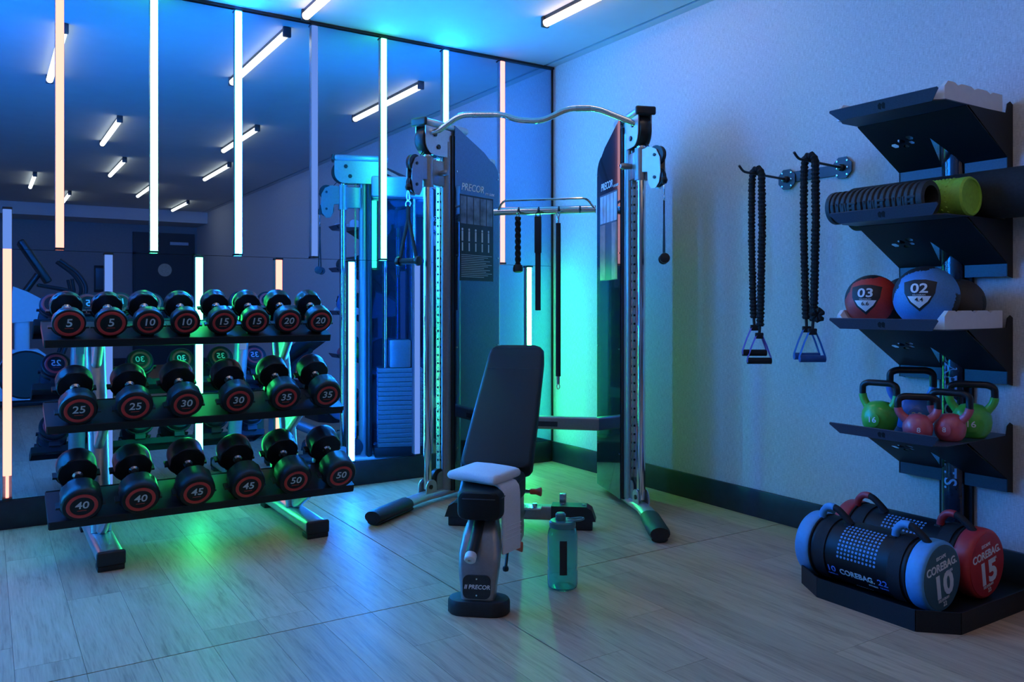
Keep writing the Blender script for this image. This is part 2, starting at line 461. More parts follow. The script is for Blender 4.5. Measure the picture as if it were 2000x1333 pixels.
# ------------------------------------------------------------------ glowing tubes on the mirror wall
def wall_tube(x, z0, z1, kind, label, dim_top=0.0, dim_bot=0.0):
    t = thing('wall_light_tube', label, 'light', (x, -0.007, z0), 0, 'vertical light tubes on the mirror wall')
    L = z1-z0
    def prof(wd, dp):
        # flattened half round facing the room
        return [(-wd/2, 0), (wd/2, 0), (wd/2, -dp*0.70), (wd*0.36, -dp*0.93), (wd*0.15, -dp), (-wd*0.15, -dp), (-wd*0.36, -dp*0.93), (-wd/2, -dp*0.70)]
    back = MB(); back.prism([(-0.021, 0), (0.021, 0), (0.021, -0.019), (0.0195, -0.019), (0.0195, -0.005), (-0.0195, -0.005), (-0.0195, -0.019), (-0.021, -0.019)], 0.0, L); back.obj('back_channel', 'silver_paint', t, 0)
    d = MB(); d.prism([(a, b-0.006) for a, b in prof(0.0385, 0.019)], dim_bot, L-dim_top)
    d.obj('diffuser', 'glow_'+kind, t, 0)
    if dim_top:
        d = MB(); d.prism([(a, b-0.006) for a, b in prof(0.0385, 0.019)], L-dim_top, L); d.obj('dim_end', 'glow_lilac', t, 0)
    if dim_bot:
        d = MB(); d.prism([(a, b-0.006) for a, b in prof(0.014, 0.012)], 0.0, dim_bot); d.obj('bare_strip', 'glow_'+kind, t, 0)
    for z in (0.0, L-0.012):
        MB().rbox((-0.0225, -0.035, z), (0.0225, 0.0, z+0.012), 0.003, 2).obj('end_cap', 'trim_black', t)
    return t
UPK = ['blue']*6 + ['peach', 'soft_green', 'blue', 'lilac', 'soft_green', 'blue', 'pink']  # leading run is unseen, added in blue to light the right wall
UPL = {-3.207: 'peach glowing tube in the upper mirror row, leftmost in view', -2.745: 'green glowing tube in the upper mirror row above the left dumbbells',
       -2.284: 'blue white glowing tube in the upper mirror row above the middle dumbbells', -1.823: 'unlit lilac tube in the upper mirror row, right of the blue one',
       -1.361: 'green glowing tube in the upper mirror row beside the cable machine', -0.905: 'blue white tube in the upper mirror row behind the cable machine top',
       -0.452: 'pink glowing tube in the upper mirror row nearest the corner'}
LOK = ['lilac', 'blue', 'lilac', 'green', 'blue', 'lilac'] + [ 'peach', 'lilac', 'green', 'peach', 'blue', 'lilac', 'peach', 'green']  # leading run is unseen too, partly blue to add wall light
LOL = {-3.443: 'peach glowing tube in the lower mirror row at the left edge', -2.974: 'unlit lilac tube in the lower mirror row behind the left rack post',
       -2.505: 'green glowing tube in the lower mirror row behind the dumbbell rack', -2.045: 'peach glowing tube in the lower mirror row behind the 20 pound dumbbells',
       -1.582: 'blue white tube in the lower mirror row right of the dumbbell rack', -1.121: 'unlit lilac tube in the lower mirror row left of the cable machine post',
       -0.672: 'peach tube in the lower mirror row hidden behind the left machine cover', -0.224: 'green glowing tube in the lower mirror row nearest the corner'}
ORD = ['first', 'second', 'third', 'fourth', 'fifth', 'sixth', 'seventh']
for x, k in zip(UP, UPK):
    wall_tube(x, SEAM+0.003, H-0.018, k, UPL[x] if x in UPL else ('added %s upright tube, %s beyond the left picture edge, upper row' % (k, ORD[int(round((-3.207-x)/0.46))-1])))
for x, k in zip(LO, LOK):
    if x == -3.443: wall_tube(x, BB+0.004, SEAM+0.215, k, LOL[x], 0.215, 0.125)
    else: wall_tube(x, BB+0.004, SEAM-0.003, k, LOL[x] if x in LOL else ('added %s upright tube, %s beyond the left picture edge, lower row' % (k, ORD[int(round((-3.443-x)/0.46))-1])))

# ------------------------------------------------------------------ ceiling tube lights
CL = [(-0.665, -1.54, 'white ceiling tube light directly above the cable machine'),
      (-1.935, -0.87, 'white ceiling tube light above the gap between rack and cable machine, close to the mirror'),
      (-3.125, -1.55, 'white ceiling tube light reflected beside the leftmost peach tube'),
      (-2.49, -4.10, 'white ceiling tube light mirrored between the peach and green upper tubes, larger of two'),
      (-1.31, -3.80, 'white ceiling tube light mirrored crossing the blue upper tube, middle height'),
      (-1.02, -6.08, 'white ceiling tube light mirrored left of the blue upper tube, lower one'),
      (-2.15, -6.40, 'white ceiling tube light mirrored left of the green upper tube, smaller of two'),
      (-2.99, -8.22, 'white ceiling tube light mirrored left of the peach upper tube, low down'),
      (-1.52, -8.45, 'small white ceiling tube light mirrored touching the green upper tube on its left'),
      (-0.69, -10.2, 'small white ceiling tube light mirrored by the bulkhead near the right wall'),
      (-2.45, -10.0, 'small white ceiling tube light mirrored just right of the peach upper tube'),
      (-4.35, -2.6, 'added white ceiling tube light outside the view, left of the rack'),  # from here on unseen lamps, added to balance the light from the left
      (-4.2, -6.9, 'added white ceiling tube light outside the view behind the elliptical trainers'),
      (-5.5, -4.6, 'added white ceiling tube light outside the view near the far side wall'),
      (-5.3, -9.0, 'added white ceiling tube light outside the view in the far left corner')]
for x, y, lb in CL:
    t = thing('ceiling_light', lb, 'light', (x, y, H), 0, 'linear ceiling lights')
    L = 0.685
    MB().box((-0.014, -L, -0.022), (0.014, L, 0.0)).obj('housing', 'dark_metal', t, 0)
    pr = [(0.024*math.cos(a), -0.040+0.024*math.sin(a)) for a in [PI*0.85+PI*1.3*i/8 for i in range(9)]]
    M = fr((0, -L+0.012, 0), (1,0,0), (0,0,1))
    MB().prism(pr, -(2*L-0.024), 0.0, M).obj('diffuser', 'glow_white', t, 0)
    for sgn in (-1, 1):
        MB().rbox((-0.026, sgn*L-0.012, -0.066), (0.026, sgn*L+0.012, -0.001), 0.006, 2).obj('end_cap', 'dark_metal', t)

# ------------------------------------------------------------------ the far end, seen in the mirror
dr = struct(MB().box((-1.12, YR, 0.0), (-0.10, YR+0.05, 2.13)).obj('door_1', 'door_dark', None, 0))
MB().box((-1.17, YR, 0.0), (-1.12, YR+0.07, 2.18)).obj('door_frame', 'trim_black', dr, 0)
MB().box((-0.10, YR, 0.0), (-0.05, YR+0.07, 2.18)).obj('door_frame', 'trim_black', dr, 0)
MB().box((-1.17, YR, 2.13), (-0.05, YR+0.07, 2.56)).obj('transom', 'door_dark', dr, 0)
MB().cyl((-0.18, YR+0.05, 1.02), (-0.18, YR+0.10, 1.02), 0.03).obj('door_handle', 'brushed_steel', dr)
tag(MB().cyl((-0.60, YR+0.05, 1.84), (-0.60, YR+0.062, 1.84), 0.125, 40).obj('round_sign', 'disc_cream'), 'round cream disc sign on the dark door', 'sign')
t = thing('lintel_sign', 'pale rectangular sign above the dark door', 'sign', (-0.34, YR+0.07, 2.36))
MB().rbox((-0.17, 0, -0.03), (0.17, 0.02, 0.03), 0.003, 2).obj('plate', 'sign_pale', t)
MB().rbox((-0.18, -0.001, -0.04), (0.18, 0.012, 0.04), 0.003, 2).obj('backing', 'trim_black', t)
t = thing('wall_panel', 'dark rectangular control panel on the rear wall beside the door', 'panel', (-1.73, YR, 1.65))
MB().rbox((-0.10, 0, -0.25), (0.10, 0.03, 0.25), 0.006, 2).obj('case', 'powder_black', t)
MB().box((-0.075, 0.03, -0.20), (0.075, 0.033, 0.20)).obj('front_glass', 'screen_dark', t, 0)

# ================================================================== dumbbell rack
RX0, RX1 = -3.308, -1.935
TILT = math.radians(18)
ct, st_ = math.cos(TILT), math.sin(TILT)
rack = thing('dumbbell_rack', 'three tier black and silver dumbbell rack in front of the mirror wall', 'rack', ((RX0+RX1)/2, -0.6, 0))
RC = Vector(rack.location)
def rl(x, y, z): return Vector((x, y, z)) - RC          # world -> rack local
# shelf: (front top edge Y, Z)
SH = [(-0.605, 0.988), (-0.795, 0.612), (-0.945, 0.222)]
SD = 0.265
for (fy, fz) in SH:
    M = fr(rl((RX0+RX1)/2, fy, fz), (1,0,0), (0, ct, st_))     # local Y runs up the shelf, Z is its normal
    hw = (RX1-RX0)/2
    b = MB(); b.rbox((-hw, 0.0, -0.006), (hw, SD, 0.0), 0.002, 1, M)
    sh = b.obj('shelf', 'powder_black', rack)
    b = MB(); b.rbox((-hw, -0.006, -0.036), (hw, 0.0, 0.003), 0.002, 1, M); b.obj('front_lip', 'powder_black', sh)
    b = MB(); b.rbox((-hw, SD, -0.036), (hw, SD+0.006, 0.003), 0.002, 1, M); b.obj('rear_lip', 'powder_black', sh)
    for sx in (-1, 1):
        b = MB(); b.box((sx*hw-0.003, 0.0, -0.034), (sx*hw+0.003, SD, 0.001), M); b.obj('end_plate', 'powder_black', sh)
for X in (-3.078, -2.155):
    # foot: rounded rectangular tube with black caps and rubber pads
    b = MB(); b.rbox((-0.056, -0.42, 0.022), (0.056, 0.385, 0.085), 0.028, 5)
    o = b.obj('foot', 'silver_paint', rack, loc=rl(X, -0.6, 0))
    b = MB(); b.rbox((-0.058, -0.437, 0.020), (0.058, -0.415, 0.087), 0.022, 4); b.obj('end_cap', 'black_plastic', o)
    b = MB(); b.rbox((-0.058, 0.38, 0.020), (0.058, 0.40, 0.087), 0.022, 4); b.obj('end_cap', 'black_plastic', o)
    for y in (-0.40, 0.34):
        b = MB(); b.rbox((-0.054, y-0.03, 0.0), (0.054, y+0.05, 0.024), 0.004, 2); b.obj('rubber_pad', 'black_rubber', o)
    # oval post leaning back, with a forked arm under each shelf
    P = [rl(X, -0.66, 0.082), rl(X, -0.64, 0.16), rl(X, -0.505, 0.62), rl(X, -0.40, 0.99)]
    b = MB(); b.tube(smooth_path(P, 0.08, 5), 0.036, 16, flat=(0.85, 1.25), up=(1,0,0)); b.obj('post', 'silver_paint', rack)
    for (fy, fz) in SH:
        zc = fz - 0.13
        yc = -0.66 + (zc-0.08)*0.30
        q = Vector((0, ct, st_)); nrm = Vector((0, -st_, ct))
        a0 = Vector((X, fy, fz)) + q*0.03 - nrm*0.03; a1 = Vector((X, fy, fz)) + q*0.24 - nrm*0.03
        c0 = Vector((X, yc-0.03, zc)); c1 = Vector((X, yc+0.035, zc+0.01))
        if zc < 0.14: c0 = Vector((X, -0.69, 0.10)); c1 = Vector((X, -0.62, 0.11))
        M = fr(rl(X-0.022, 0, 0), (0,1,0), (0,0,1))
        b = MB(); b.prism([(p.y, p.z) for p in (c0, a0, a1, c1)], 0.0, 0.044, M); b.obj('shelf_bracket', 'silver_paint', rack)
        b = MB(); b.tube([p-RC for p in (Vector((X, c0.y, c0.z)), Vector((X, a0.y, a0.z)))], 0.024, 12); b.obj('front_arm', 'silver_paint', rack)

# ------------------------------------------------------------------ dumbbells
HEAD = {5: (0.072, 0.046, 0.063), 10: (0.070, 0.058, 0.054), 15: (0.070, 0.066, 0.054), 20: (0.070, 0.072, 0.054),
        25: (0.079, 0.080, 0.060), 30: (0.079, 0.088, 0.057), 35: (0.079, 0.096, 0.055), 40: (0.083, 0.102, 0.062), 45: (0.083, 0.108, 0.060), 50: (0.083, 0.114, 0.058)}
_db = {}
WORD = {5: 'five', 10: 'ten', 15: 'fifteen', 20: 'twenty', 25: 'twenty-five', 30: 'thirty', 35: 'thirty-five', 40: 'forty', 45: 'forty-five', 50: 'fifty'}
def db_meshes(n):
    if n in _db: return _db[n]
    R, L, rr = HEAD[n]; G = 0.063
    ms = []
    def nm(i, j): return 0.965 if (j in (2, 3) and (i % 6) in (0, 1)) else 1.0
    for sg in (-1, 1):
        # axis = local Y ; head from G to G+L
        M = fr((0, sg*G, 0), (1,0,0), (0,0,-sg))   # local Z = sg * Y
        pr = [(R*0.55, 0.0), (R*0.93, 0.002), (R*0.985, 0.006), (R*0.985, L*0.45), (R, L*0.52), (R, L*0.84), (R*0.975, L*0.93), (R*0.90, L), (0.0, L)]
        b = MB(); b.lathe(pr, 48, M, nm); ms.append(('head', b.data('head', 'black_urethane', 0.5), None))
        # red ring, proud of the face
        b = MB(); prr = [(rr*0.76, L-0.001), (rr*0.77, L+0.0022), (rr*0.83, L+0.0035), (rr*0.95, L+0.0035), (rr, L+0.002), (rr*1.005, L-0.001)]
        b.lathe(prr, 40, M, None, False); ms.append(('ring', b.data('ring', 'ring_red', 0.7), len(ms)-1))
        F = fr((0, sg*(G+L+0.0012), 0.004), (-sg if sg > 0 else 1, 0, 0), (0,0,1))
        b = MB(); b.mesh(text(str(n), 0.052 if n > 5 else 0.058, bold=0.012, shear=0.05, width=1.05), F)
        ms.append(('numeral', b.data('numeral', 'print_grey', 0), len(ms)-2))
        F2 = fr((0, sg*(G+L+0.001), -0.023), (-sg if sg > 0 else 1, 0, 0), (0,0,1))
        b = MB(); b.box((-0.018, -0.0015, -0.0004), (0.018, 0.0015, 0.0006), F2)
        ms.append(('underline', b.data('underline', 'print_red', 0), len(ms)-3))
    b = MB(); M = fr((0, -G-0.01, 0), (1,0,0), (0,0,1)); 
    MM = fr((0, -G-0.004, 0), (1,0,0), (0,0,-1)) @ Matrix.Identity(4)
    pr = [(0.022, 0.0), (0.022, 0.010), (0.0145, 0.016), (0.0165, 0.06), (0.0165, 0.074), (0.0145, 0.118), (0.022, 0.124), (0.022, 0.134)]
    b.lathe(pr, 20, fr((0, -0.067, 0), (1,0,0), (0,0,-1)))
    ms.append(('handle', b.data('handle', 'chrome', 0.7), None))
    _db[n] = ms; return ms
ROWS = [([5,5,10,10,15,15,20,20], [-3.208,-3.031,-2.863,-2.692,-2.511,-2.344,-2.171,-1.998], 0, 'top shelf', 'dumbbells on the top shelf'),
        ([25,25,30,30,35,35], [-3.186,-2.955,-2.732,-2.490,-2.253,-2.036], 1, 'middle shelf', 'dumbbells on the middle shelf'),
        ([40,40,45,45,50,50], [-3.187,-2.955,-2.715,-2.482,-2.253,-2.020], 2, 'bottom shelf', 'dumbbells on the bottom shelf')]
DT = math.radians(26); c2, s2 = math.cos(DT), math.sin(DT)      # the saddles tip the dumbbells further than the shelf
FACE = [(-0.622, 1.063), (-0.835, 0.680), (-0.990, 0.286)]
for ns, xs, row, wh, grp in ROWS:
    fy, fz = SH[row]
    for i, (n, x) in enumerate(zip(ns, xs)):
        R, L, rr = HEAD[n]; half = 0.063+L
        side = 'left' if i % 2 == 0 else 'right'
        fyy, fzz = FACE[row]                                # front face centre
        c = Vector((x, fyy, fzz)) + Vector((0, c2, s2))*half
        t = thing('dumbbell', 'black dumbbell marked %s with red ring, %s one of its pair on the %s' % (WORD[n], side, wh), 'dumbbell', c, 0, grp, (DT, 0, 0))
        objs = []
        for nm_, me, par in db_meshes(n):
            p = t if par is None else objs[par]
            objs.append(link(nm_, me, p))
        # saddle holding it, part of the rack
        M = fr(c-RC, (1,0,0), (0, c2, s2))
        for yy in (-0.063-L*0.40, 0.063+L*0.5):
            b = MB(); n_ = 14
            a0, a1 = math.radians(205), math.radians(335)
            outer = [(math.cos(a0+(a1-a0)*k/n_)*(R+0.009), math.sin(a0+(a1-a0)*k/n_)*(R+0.009)) for k in range(n_+1)]
            inner = [(math.cos(a1-(a1-a0)*k/n_)*(R+0.0012), math.sin(a1-(a1-a0)*k/n_)*(R+0.0012)) for k in range(n_+1)]
            hl_ = min(L*0.22, 0.020)
            MM = fr(M @ Vector((0, yy, 0)), (1,0,0), Vector((0, -s2, c2)))
            b.prism(outer + inner, -hl_, hl_, MM)
            p_ = MM @ Vector((0, -R-0.006, 0)) + RC            # pedestal down to the shelf
            along = (p_.y-fy)/ct; gap = p_.z - (fz + (p_.y-fy)*st_/ct)
            b.box((-0.03, -R-0.009-max(0.002, min(0.07, gap)), -hl_*0.8), (0.03, -R-0.003, hl_*0.8), MM)
            for sx in (-1, 1):
                b.box((sx*(R+0.004)-0.010, -R*0.46, -hl_), (sx*(R+0.004)+0.010, -R*0.34, hl_), MM)
            b.obj('saddle', 'black_plastic', rack)

# ================================================================== cable machine
mach = thing('cable_machine', 'silver dual tower cable machine with smoked covers standing in the corner', 'cable machine', (-0.940, -1.111, 0), -PI/4)
def towerM(sg):
    """tower frame (t, s, z) -> machine local; t runs back and inward, s runs outward"""
    M = Matrix.Identity(4)
    M[0][0] = -sg*0.405; M[1][0] = 0.914
    M[0][1] = sg*0.914;  M[1][1] = 0.405
    M[0][3] = sg*0.614
    return M
mw = Matrix.Translation((-0.940, -1.111, 0)) @ Matrix.Rotation(-PI/4, 4, 'Z')
for sg in (-1, 1):
    T = towerM(sg)
    def P(t, s, z): return T @ Vector((t, s, z))
    def part(b, name, m, parent=mach, smooth=0.6): return b.obj(name, m, parent, smooth)
    # foot
    tip = Vector((sg*0.735, -0.525, 0.045)); elb = P(-0.03, 0.0, 0.045)
    path = [P(0.62, 0.02, 0.045), P(0.10, 0.0, 0.045), elb, Vector((sg*0.66, -0.15, 0.045)), tip]
    b = MB(); b.tube(smooth_path(path, 0.07, 4), 0.044, 16, flat=(1.0, 0.62)); ft = part(b, 'foot', 'silver_paint')
    d = (tip-Vector((sg*0.66, -0.15, 0.045))).normalized()
    b = MB(); b.tube([tip-d*0.33, tip-d*0.32, tip-d*0.02, tip+d*0.012], [0.046, 0.052, 0.054, 0.048], 16, flat=(1.0, 0.66)); part(b, 'foot_sleeve', 'black_rubber', ft)
    b = MB(); b.tube([tip-d*0.34, tip+d*0.0], 0.04, 12, flat=(1.0, 0.4)); o_ = b.obj('floor_pad', 'black_rubber', ft); o_.location.z = -0.029
    # chrome guide column
    b = MB(); b.cyl(P(0,0,0.085), P(0,0,2.06), 0.0235, 28); part(b, 'guide_column', 'chrome')
    for s_ in (-0.030, 0.030):
        b = MB(); pr = [(-0.045, 0.05), (0.045, 0.05), (0.045, 0.10)] + [(0.045*math.cos(a), 0.10+0.04*math.sin(a)) for a in [PI*k/8 for k in range(1, 8)]] + [(-0.045, 0.10)]
        M = T @ fr((0, s_+0.003, 0), (1,0,0), (0,0,1)); b.prism(pr, 0.0, 0.006, M); br = part(b, 'base_bracket', 'silver_paint')
        b = MB(); b.cyl(P(-0.01, s_*1.35, 0.10), P(-0.01, s_, 0.10), 0.013, 12); part(b, 'bolt', 'black_plastic', br)
    # lower pulley behind the column
    b = MB(); b.cyl(P(0.085, -0.012, 0.13), P(0.085, 0.012, 0.13), 0.058, 28); pu = part(b, 'lower_pulley', 'black_plastic')
    b = MB(); M = T @ fr((0.095, -0.016, 0.03), (1,0,0), (0,0,1))
    b.prism([(-0.035, 0), (0.045, 0), (0.045, 0.10)] + [(0.005+0.04*math.cos(a), 0.10+0.04*math.sin(a)) for a in [PI*k/8 for k in range(1, 8)]] + [(-0.035, 0.10)], 0.0, 0.006, M); part(b, 'pulley_plate', 'taupe_paint', pu)
    # hole strip and frame post
    b = MB(); b.box((0.082, -0.022, 0.19), (0.094, 0.006, 2.05), T); sp = part(b, 'adjustment_strip', 'brushed_steel', mach, 0)
    b = MB()
    for k in range(34):
        z = 0.24 + k*0.0475
        b.lathe([(0.0065, 0), (0.0065, 0.0012)], 8, T @ fr((0.0822, -0.008, z), (0,1,0), (0,0,-1)))
        b.lathe([(0.0065, 0), (0.0065, 0.0012)], 8, T @ fr((0.088, -0.0218, z), (1,0,0), (0,0,1)))
    o_ = part(b, 'adjustment_holes', 'hole_black', sp, 0); o_['kind'] = 'stuff'
    b = MB(); b.tube([P(0.150, -0.018, 0.06), P(0.150, -0.018, 2.12)], 0.034, 18, flat=(0.75, 1.15), up=T.to_3x3() @ Vector((1,0,0))); part(b, 'frame_post', 'taupe_paint')
    b = MB(); b.tube([P(0.185, 0.02, 0.06), P(0.185, 0.02, 2.10)], 0.020, 12); part(b, 'rear_frame_rail', 'black_plastic')
    b = MB(); b.rbox((0.605, -0.045, 0.05), (0.645, 0.070, 2.00), 0.012, 3, T); part(b, 'back_post', 'silver_paint')
    # top housing
    b = MB(); pr = [(-0.060, 2.10)] + [(-0.060+0.075*(1-math.cos(a)), 2.10-0.075*math.sin(a)) for a in [PI/2*k/6 for k in range(1, 7)]] + [(0.30, 2.025), (0.30, 2.185), (-0.060, 2.185)]
    for s0, s1 in ((-0.040, -0.034), (0.034, 0.040)):
        b.prism(pr, 0, s1-s0, T @ fr((0, s1, 0), (1,0,0), (0,0,1)))
    b.box((0.02, -0.034, 2.06), (0.29, 0.034, 2.18), T)
    hs = part(b, 'top_housing', 'silver_paint', mach, 0.5)
    b = MB(); b.rbox((-0.065, -0.055, 2.185), (0.32, 0.055, 2.228), 0.020, 4, T); part(b, 'top_rail', 'silver_paint', hs)
    b = MB(); b.rbox((-0.082, -0.058, 2.183), (-0.060, 0.058, 2.230), 0.016, 4, T); part(b, 'rail_cap', 'black_plastic', hs)
    b = MB(); b.lathe([(0.03, -0.031), (0.078, -0.031), (0.083, -0.015), (0.083, 0.015), (0.078, 0.031), (0.03, 0.031)], 32, T @ fr((0.000, 0, 2.105), (1,0,0), (0,0,1))); part(b, 'top_pulley', 'black_plastic', hs)
    for tt, zz in ((0.02, 2.145), (0.05, 2.075)):
        for s_ in (-1, 1):
            b = MB(); b.cyl(P(tt, s_*0.039, zz), P(tt, s_*0.047, zz), 0.015, 6); part(b, 'bolt', 'black_plastic', hs)
    b = MB(); b.rbox((0.20, -0.045, 1.93), (0.60, 0.078, 2.08), 0.015, 3, T); part(b, 'stack_housing', 'silver_paint', hs)
    # weight stack, open to the mirror side
    for k in range(17):
        b = MB(); z = 0.13 + k*0.0335
        b.rbox((0.245, -0.035, z), (0.565, 0.065, z+0.030), 0.003, 1, T); part(b, 'weight_plate', 'taupe_paint')
    b = MB(); b.rbox((0.33, -0.03, 0.70), (0.48, 0.06, 0.90), 0.01, 2, T); part(b, 'stack_head', 'taupe_paint')
    for tt in (0.30, 0.51):
        b = MB(); b.cyl(P(tt, 0.015, 0.08), P(tt, 0.015, 1.96), 0.0125, 14); part(b, 'guide_rod', 'chrome')
    b = MB(); b.rbox((0.22, -0.045, 0.065), (0.62, 0.072, 0.13), 0.006, 2, T); part(b, 'stack_base', 'powder_black')
    # smoked cover with a rounded upper corner
    def sh_poly():
        q = [(0.178, 0.045), (0.612, 0.045), (0.612, 1.95)]
        q += [(0.612-0.11*(1-math.cos(a)), 1.95+0.11*math.sin(a)) for a in [PI/2*k/8 for k in range(1, 8)]]
        q += [(0.46, 2.10), (0.178, 2.22)]
        return q
    b = MB(); b.prism(sh_poly(), -0.004, 0.004, T @ fr((0, -0.055, 0), (1,0,0), (0,0,1))); cov = part(b, 'smoked_cover', 'smoked_acrylic', mach, 0)
    b = MB(); b.box((0.160, -0.052, 0.05), (0.180, 0.02, 2.16), T); part(b, 'cover_edge', 'black_plastic', cov, 0)
    for zz in (0.3, 0.9, 1.45, 1.95):
        for tt in (0.195, 0.597):
            b = MB(); b.cyl(P(tt, -0.058, zz), P(tt, -0.062, zz), 0.005, 8); part(b, 'screw', 'chrome', cov)
    # print on the cover
    xd = (T.to_3x3() @ Vector((1,0,0))) * (1 if sg < 0 else -1)
    def CM(t, z, off=0.0): 
        return fr(P(t, -0.0595-off, z), xd, (0,0,1))
    tm = 0.345 if sg < 0 else 0.42
    put_text('brand_lettering', 'PRECOR', 0.062, CM(tm, 1.865), 'print_white', cov, bold=0.004, shear=0.18, width=0.95)
    put_text('small_lettering', 'FTS GLIDE', 0.020, CM(tm+(0.17 if sg < 0 else -0.17), 1.845), 'print_white', cov, bold=0.0, shear=0.1)
    # exercise placard
    b = MB(); M = CM(0.385, 1.56, -0.001); b.box((-0.165, -0.26, 0), (0.165, 0.26, 0.0012), M); pl = part(b, 'placard', 'photo_dark', cov, 0)
    for k in range(5):
        b = MB(); x0 = -0.158+k*0.064; b.box((x0, 0.085, 0.0012), (x0+0.056, 0.25, 0.0020), M); part(b, 'photo_strip', 'photo_grey' if sg < 0 else 'photo_pale', pl, 0)
    if sg > 0:
        for x0 in (-0.160, 0.06):
            b = MB(); b.box((x0, -0.255, 0.0012), (x0+0.10, 0.075, 0.0020), M); part(b, 'photo_strip', 'photo_rust', pl, 0)
    else:
        for k in range(5):
            b = MB(); x0 = -0.140+k*0.064
            b.lathe([(0.008, 0), (0.008, 0.0008)], 8, M @ Matrix.Translation((x0, 0.05, 0.0012)))
            b.box((x0-0.007, -0.02, 0.0012), (x0+0.007, 0.04, 0.0020), M); b.box((x0-0.005, -0.08, 0.0012), (x0+0.006, -0.03, 0.0020), M)
            part(b, 'figure', 'print_grey', pl, 0)
        b = MB()
        for k in range(13): b.box((-0.15, -0.105-k*0.011, 0.0012), (0.15-(k*37 % 5)*0.02, -0.1025-k*0.011, 0.0018), M)
        o_ = part(b, 'text_lines', 'print_grey', pl, 0); o_['kind'] = 'stuff'
    # sliding carriage
    zc = 1.925
    b = MB(); b.cyl(P(0,0,zc-0.088), P(0,0,zc+0.088), 0.035, 24); car = part(b, 'carriage', 'taupe_paint')
    b = MB(); b.rbox((0.0, -0.030, zc-0.075), (0.125, 0.030, zc+0.075), 0.008, 2, T); part(b, 'carriage_block', 'taupe_paint', car)
    b = MB(); b.tube([P(0.075, -0.028, zc), P(0.075, -0.075, zc), P(0.075, -0.092, zc)], [0.014, 0.020, 0.013], 12, up=(0,0,1)); part(b, 'pop_pin', 'taupe_paint', car)
    # swivel pulley: two plates and a wheel, turned outward
    sw = math.radians(0 if sg < 0 else -28)
    R2 = T @ Matrix.Rotation(sw, 4, 'Z') @ Matrix.Translation((-0.03, 0, zc))
    pr = [(0.01, 0.075), (-0.05, 0.085), (-0.095, 0.065), (-0.12, 0.02), (-0.125, -0.06), (-0.115, -0.115), (-0.09, -0.145), (-0.06, -0.145), (-0.04, -0.11), (-0.035, -0.05), (0.01, -0.045)]
    for s_ in (-0.022, 0.017):
        b = MB(); b.prism(pr, 0, 0.005, R2 @ fr((0, s_+0.005, 0), (1,0,0), (0,0,1))); part(b, 'pulley_plate', 'pale_plate' if sg > 0 else 'taupe_paint', car, 0.5)
    for zz in (0.035, -0.085):
        b = MB(); M = R2 @ fr((-0.085, 0, zz), (1,0,0), (0,0,1)); b.lathe([(0.02, -0.014), (0.052, -0.014), (0.047, -0.004), (0.047, 0.004), (0.052, 0.014), (0.02, 0.014)], 24, M); part(b, 'pulley_wheel', 'black_plastic', car)
        b = MB(); b.lathe([(0.009, -0.027), (0.009, 0.027)], 8, M); part(b, 'bolt', 'dark_metal', car)
    b = MB(); cb = R2 @ Vector((-0.132, 0, -0.09)); b.tube([P(-0.03, 0.0, 2.05), R2 @ Vector((-0.04, 0, 0.08))], 0.0028, 6); part(b, 'cable', 'black_plastic')
    b = MB(); b.tube([R2 @ Vector((-0.137, 0, 0.03)), cb], 0.0028, 6); part(b, 'cable', 'black_plastic')
    b = MB(); b.lathe([(0.0, 0.022), (0.014, 0.018), (0.020, 0.0), (0.014, -0.018), (0.0, -0.022)], 14, Matrix.Translation(cb + Vector((0,0,-0.015)))); part(b, 'cable_stop', 'black_plastic')
    # hanging handle is a thing of its own
    top = mw @ (cb + Vector((0, 0, -0.035)))
    hrz = math.radians(-62 if sg < 0 else 50)
    hd = thing('cable_stirrup', 'black strap handle hanging from the %s pulley of the cable machine' % ('left' if sg < 0 else 'right'), 'cable stirrup', top, hrz, 'cable machine stirrups')
    def ring(c, r, rr, ax, ay, n=14): 
        b = MB(); b.tube(arc(c, r, 0, 2*PI, n, ax, ay)[:-1], rr, 6, True, up=(0.3,0.9,0.1)); return b
    b = MB(); b.tube([(0.009*math.cos(a), 0, -0.03+0.03*math.sin(a)) for a in [2*PI*k/14 for k in range(14)]], 0.0032, 6, True, up=(0,1,0)); b.obj('carabiner', 'chrome', hd)
    b = MB(); b.tube([(0.017*math.cos(a), 0, -0.075+0.017*math.sin(a)) for a in [2*PI*k/14 for k in range(14)]], 0.0035, 6, True, up=(0,1,0)); b.obj('steel_ring', 'chrome', hd)
    b = MB(); b.rbox((-0.012, -0.004, -0.165), (0.012, 0.004, -0.085), 0.003, 2); b.obj('strap_neck', 'strap_black', hd)
    for s_ in (-1, 1):
        b = MB(); b.tube([(0, 0, -0.155), (s_*0.030, 0, -0.27), (s_*0.056, 0, -0.385)], 0.012, 8, flat=(1.0, 0.35), up=(0,1,0)); b.obj('strap', 'strap_black', hd)
    b = MB(); b.cyl((-0.062, 0, -0.40), (0.062, 0, -0.40), 0.0175, 18); b.obj('grip', 'strap_black', hd)
    for s_ in (-1, 1):
        b = MB(); b.lathe([(0.010, -0.012), (0.026, -0.010), (0.028, 0), (0.026, 0.010), (0.010, 0.012)], 18, fr((s_*0.066, 0, -0.40), (0,1,0), (0,0,1))); b.obj('end_knob', 'black_plastic', hd)

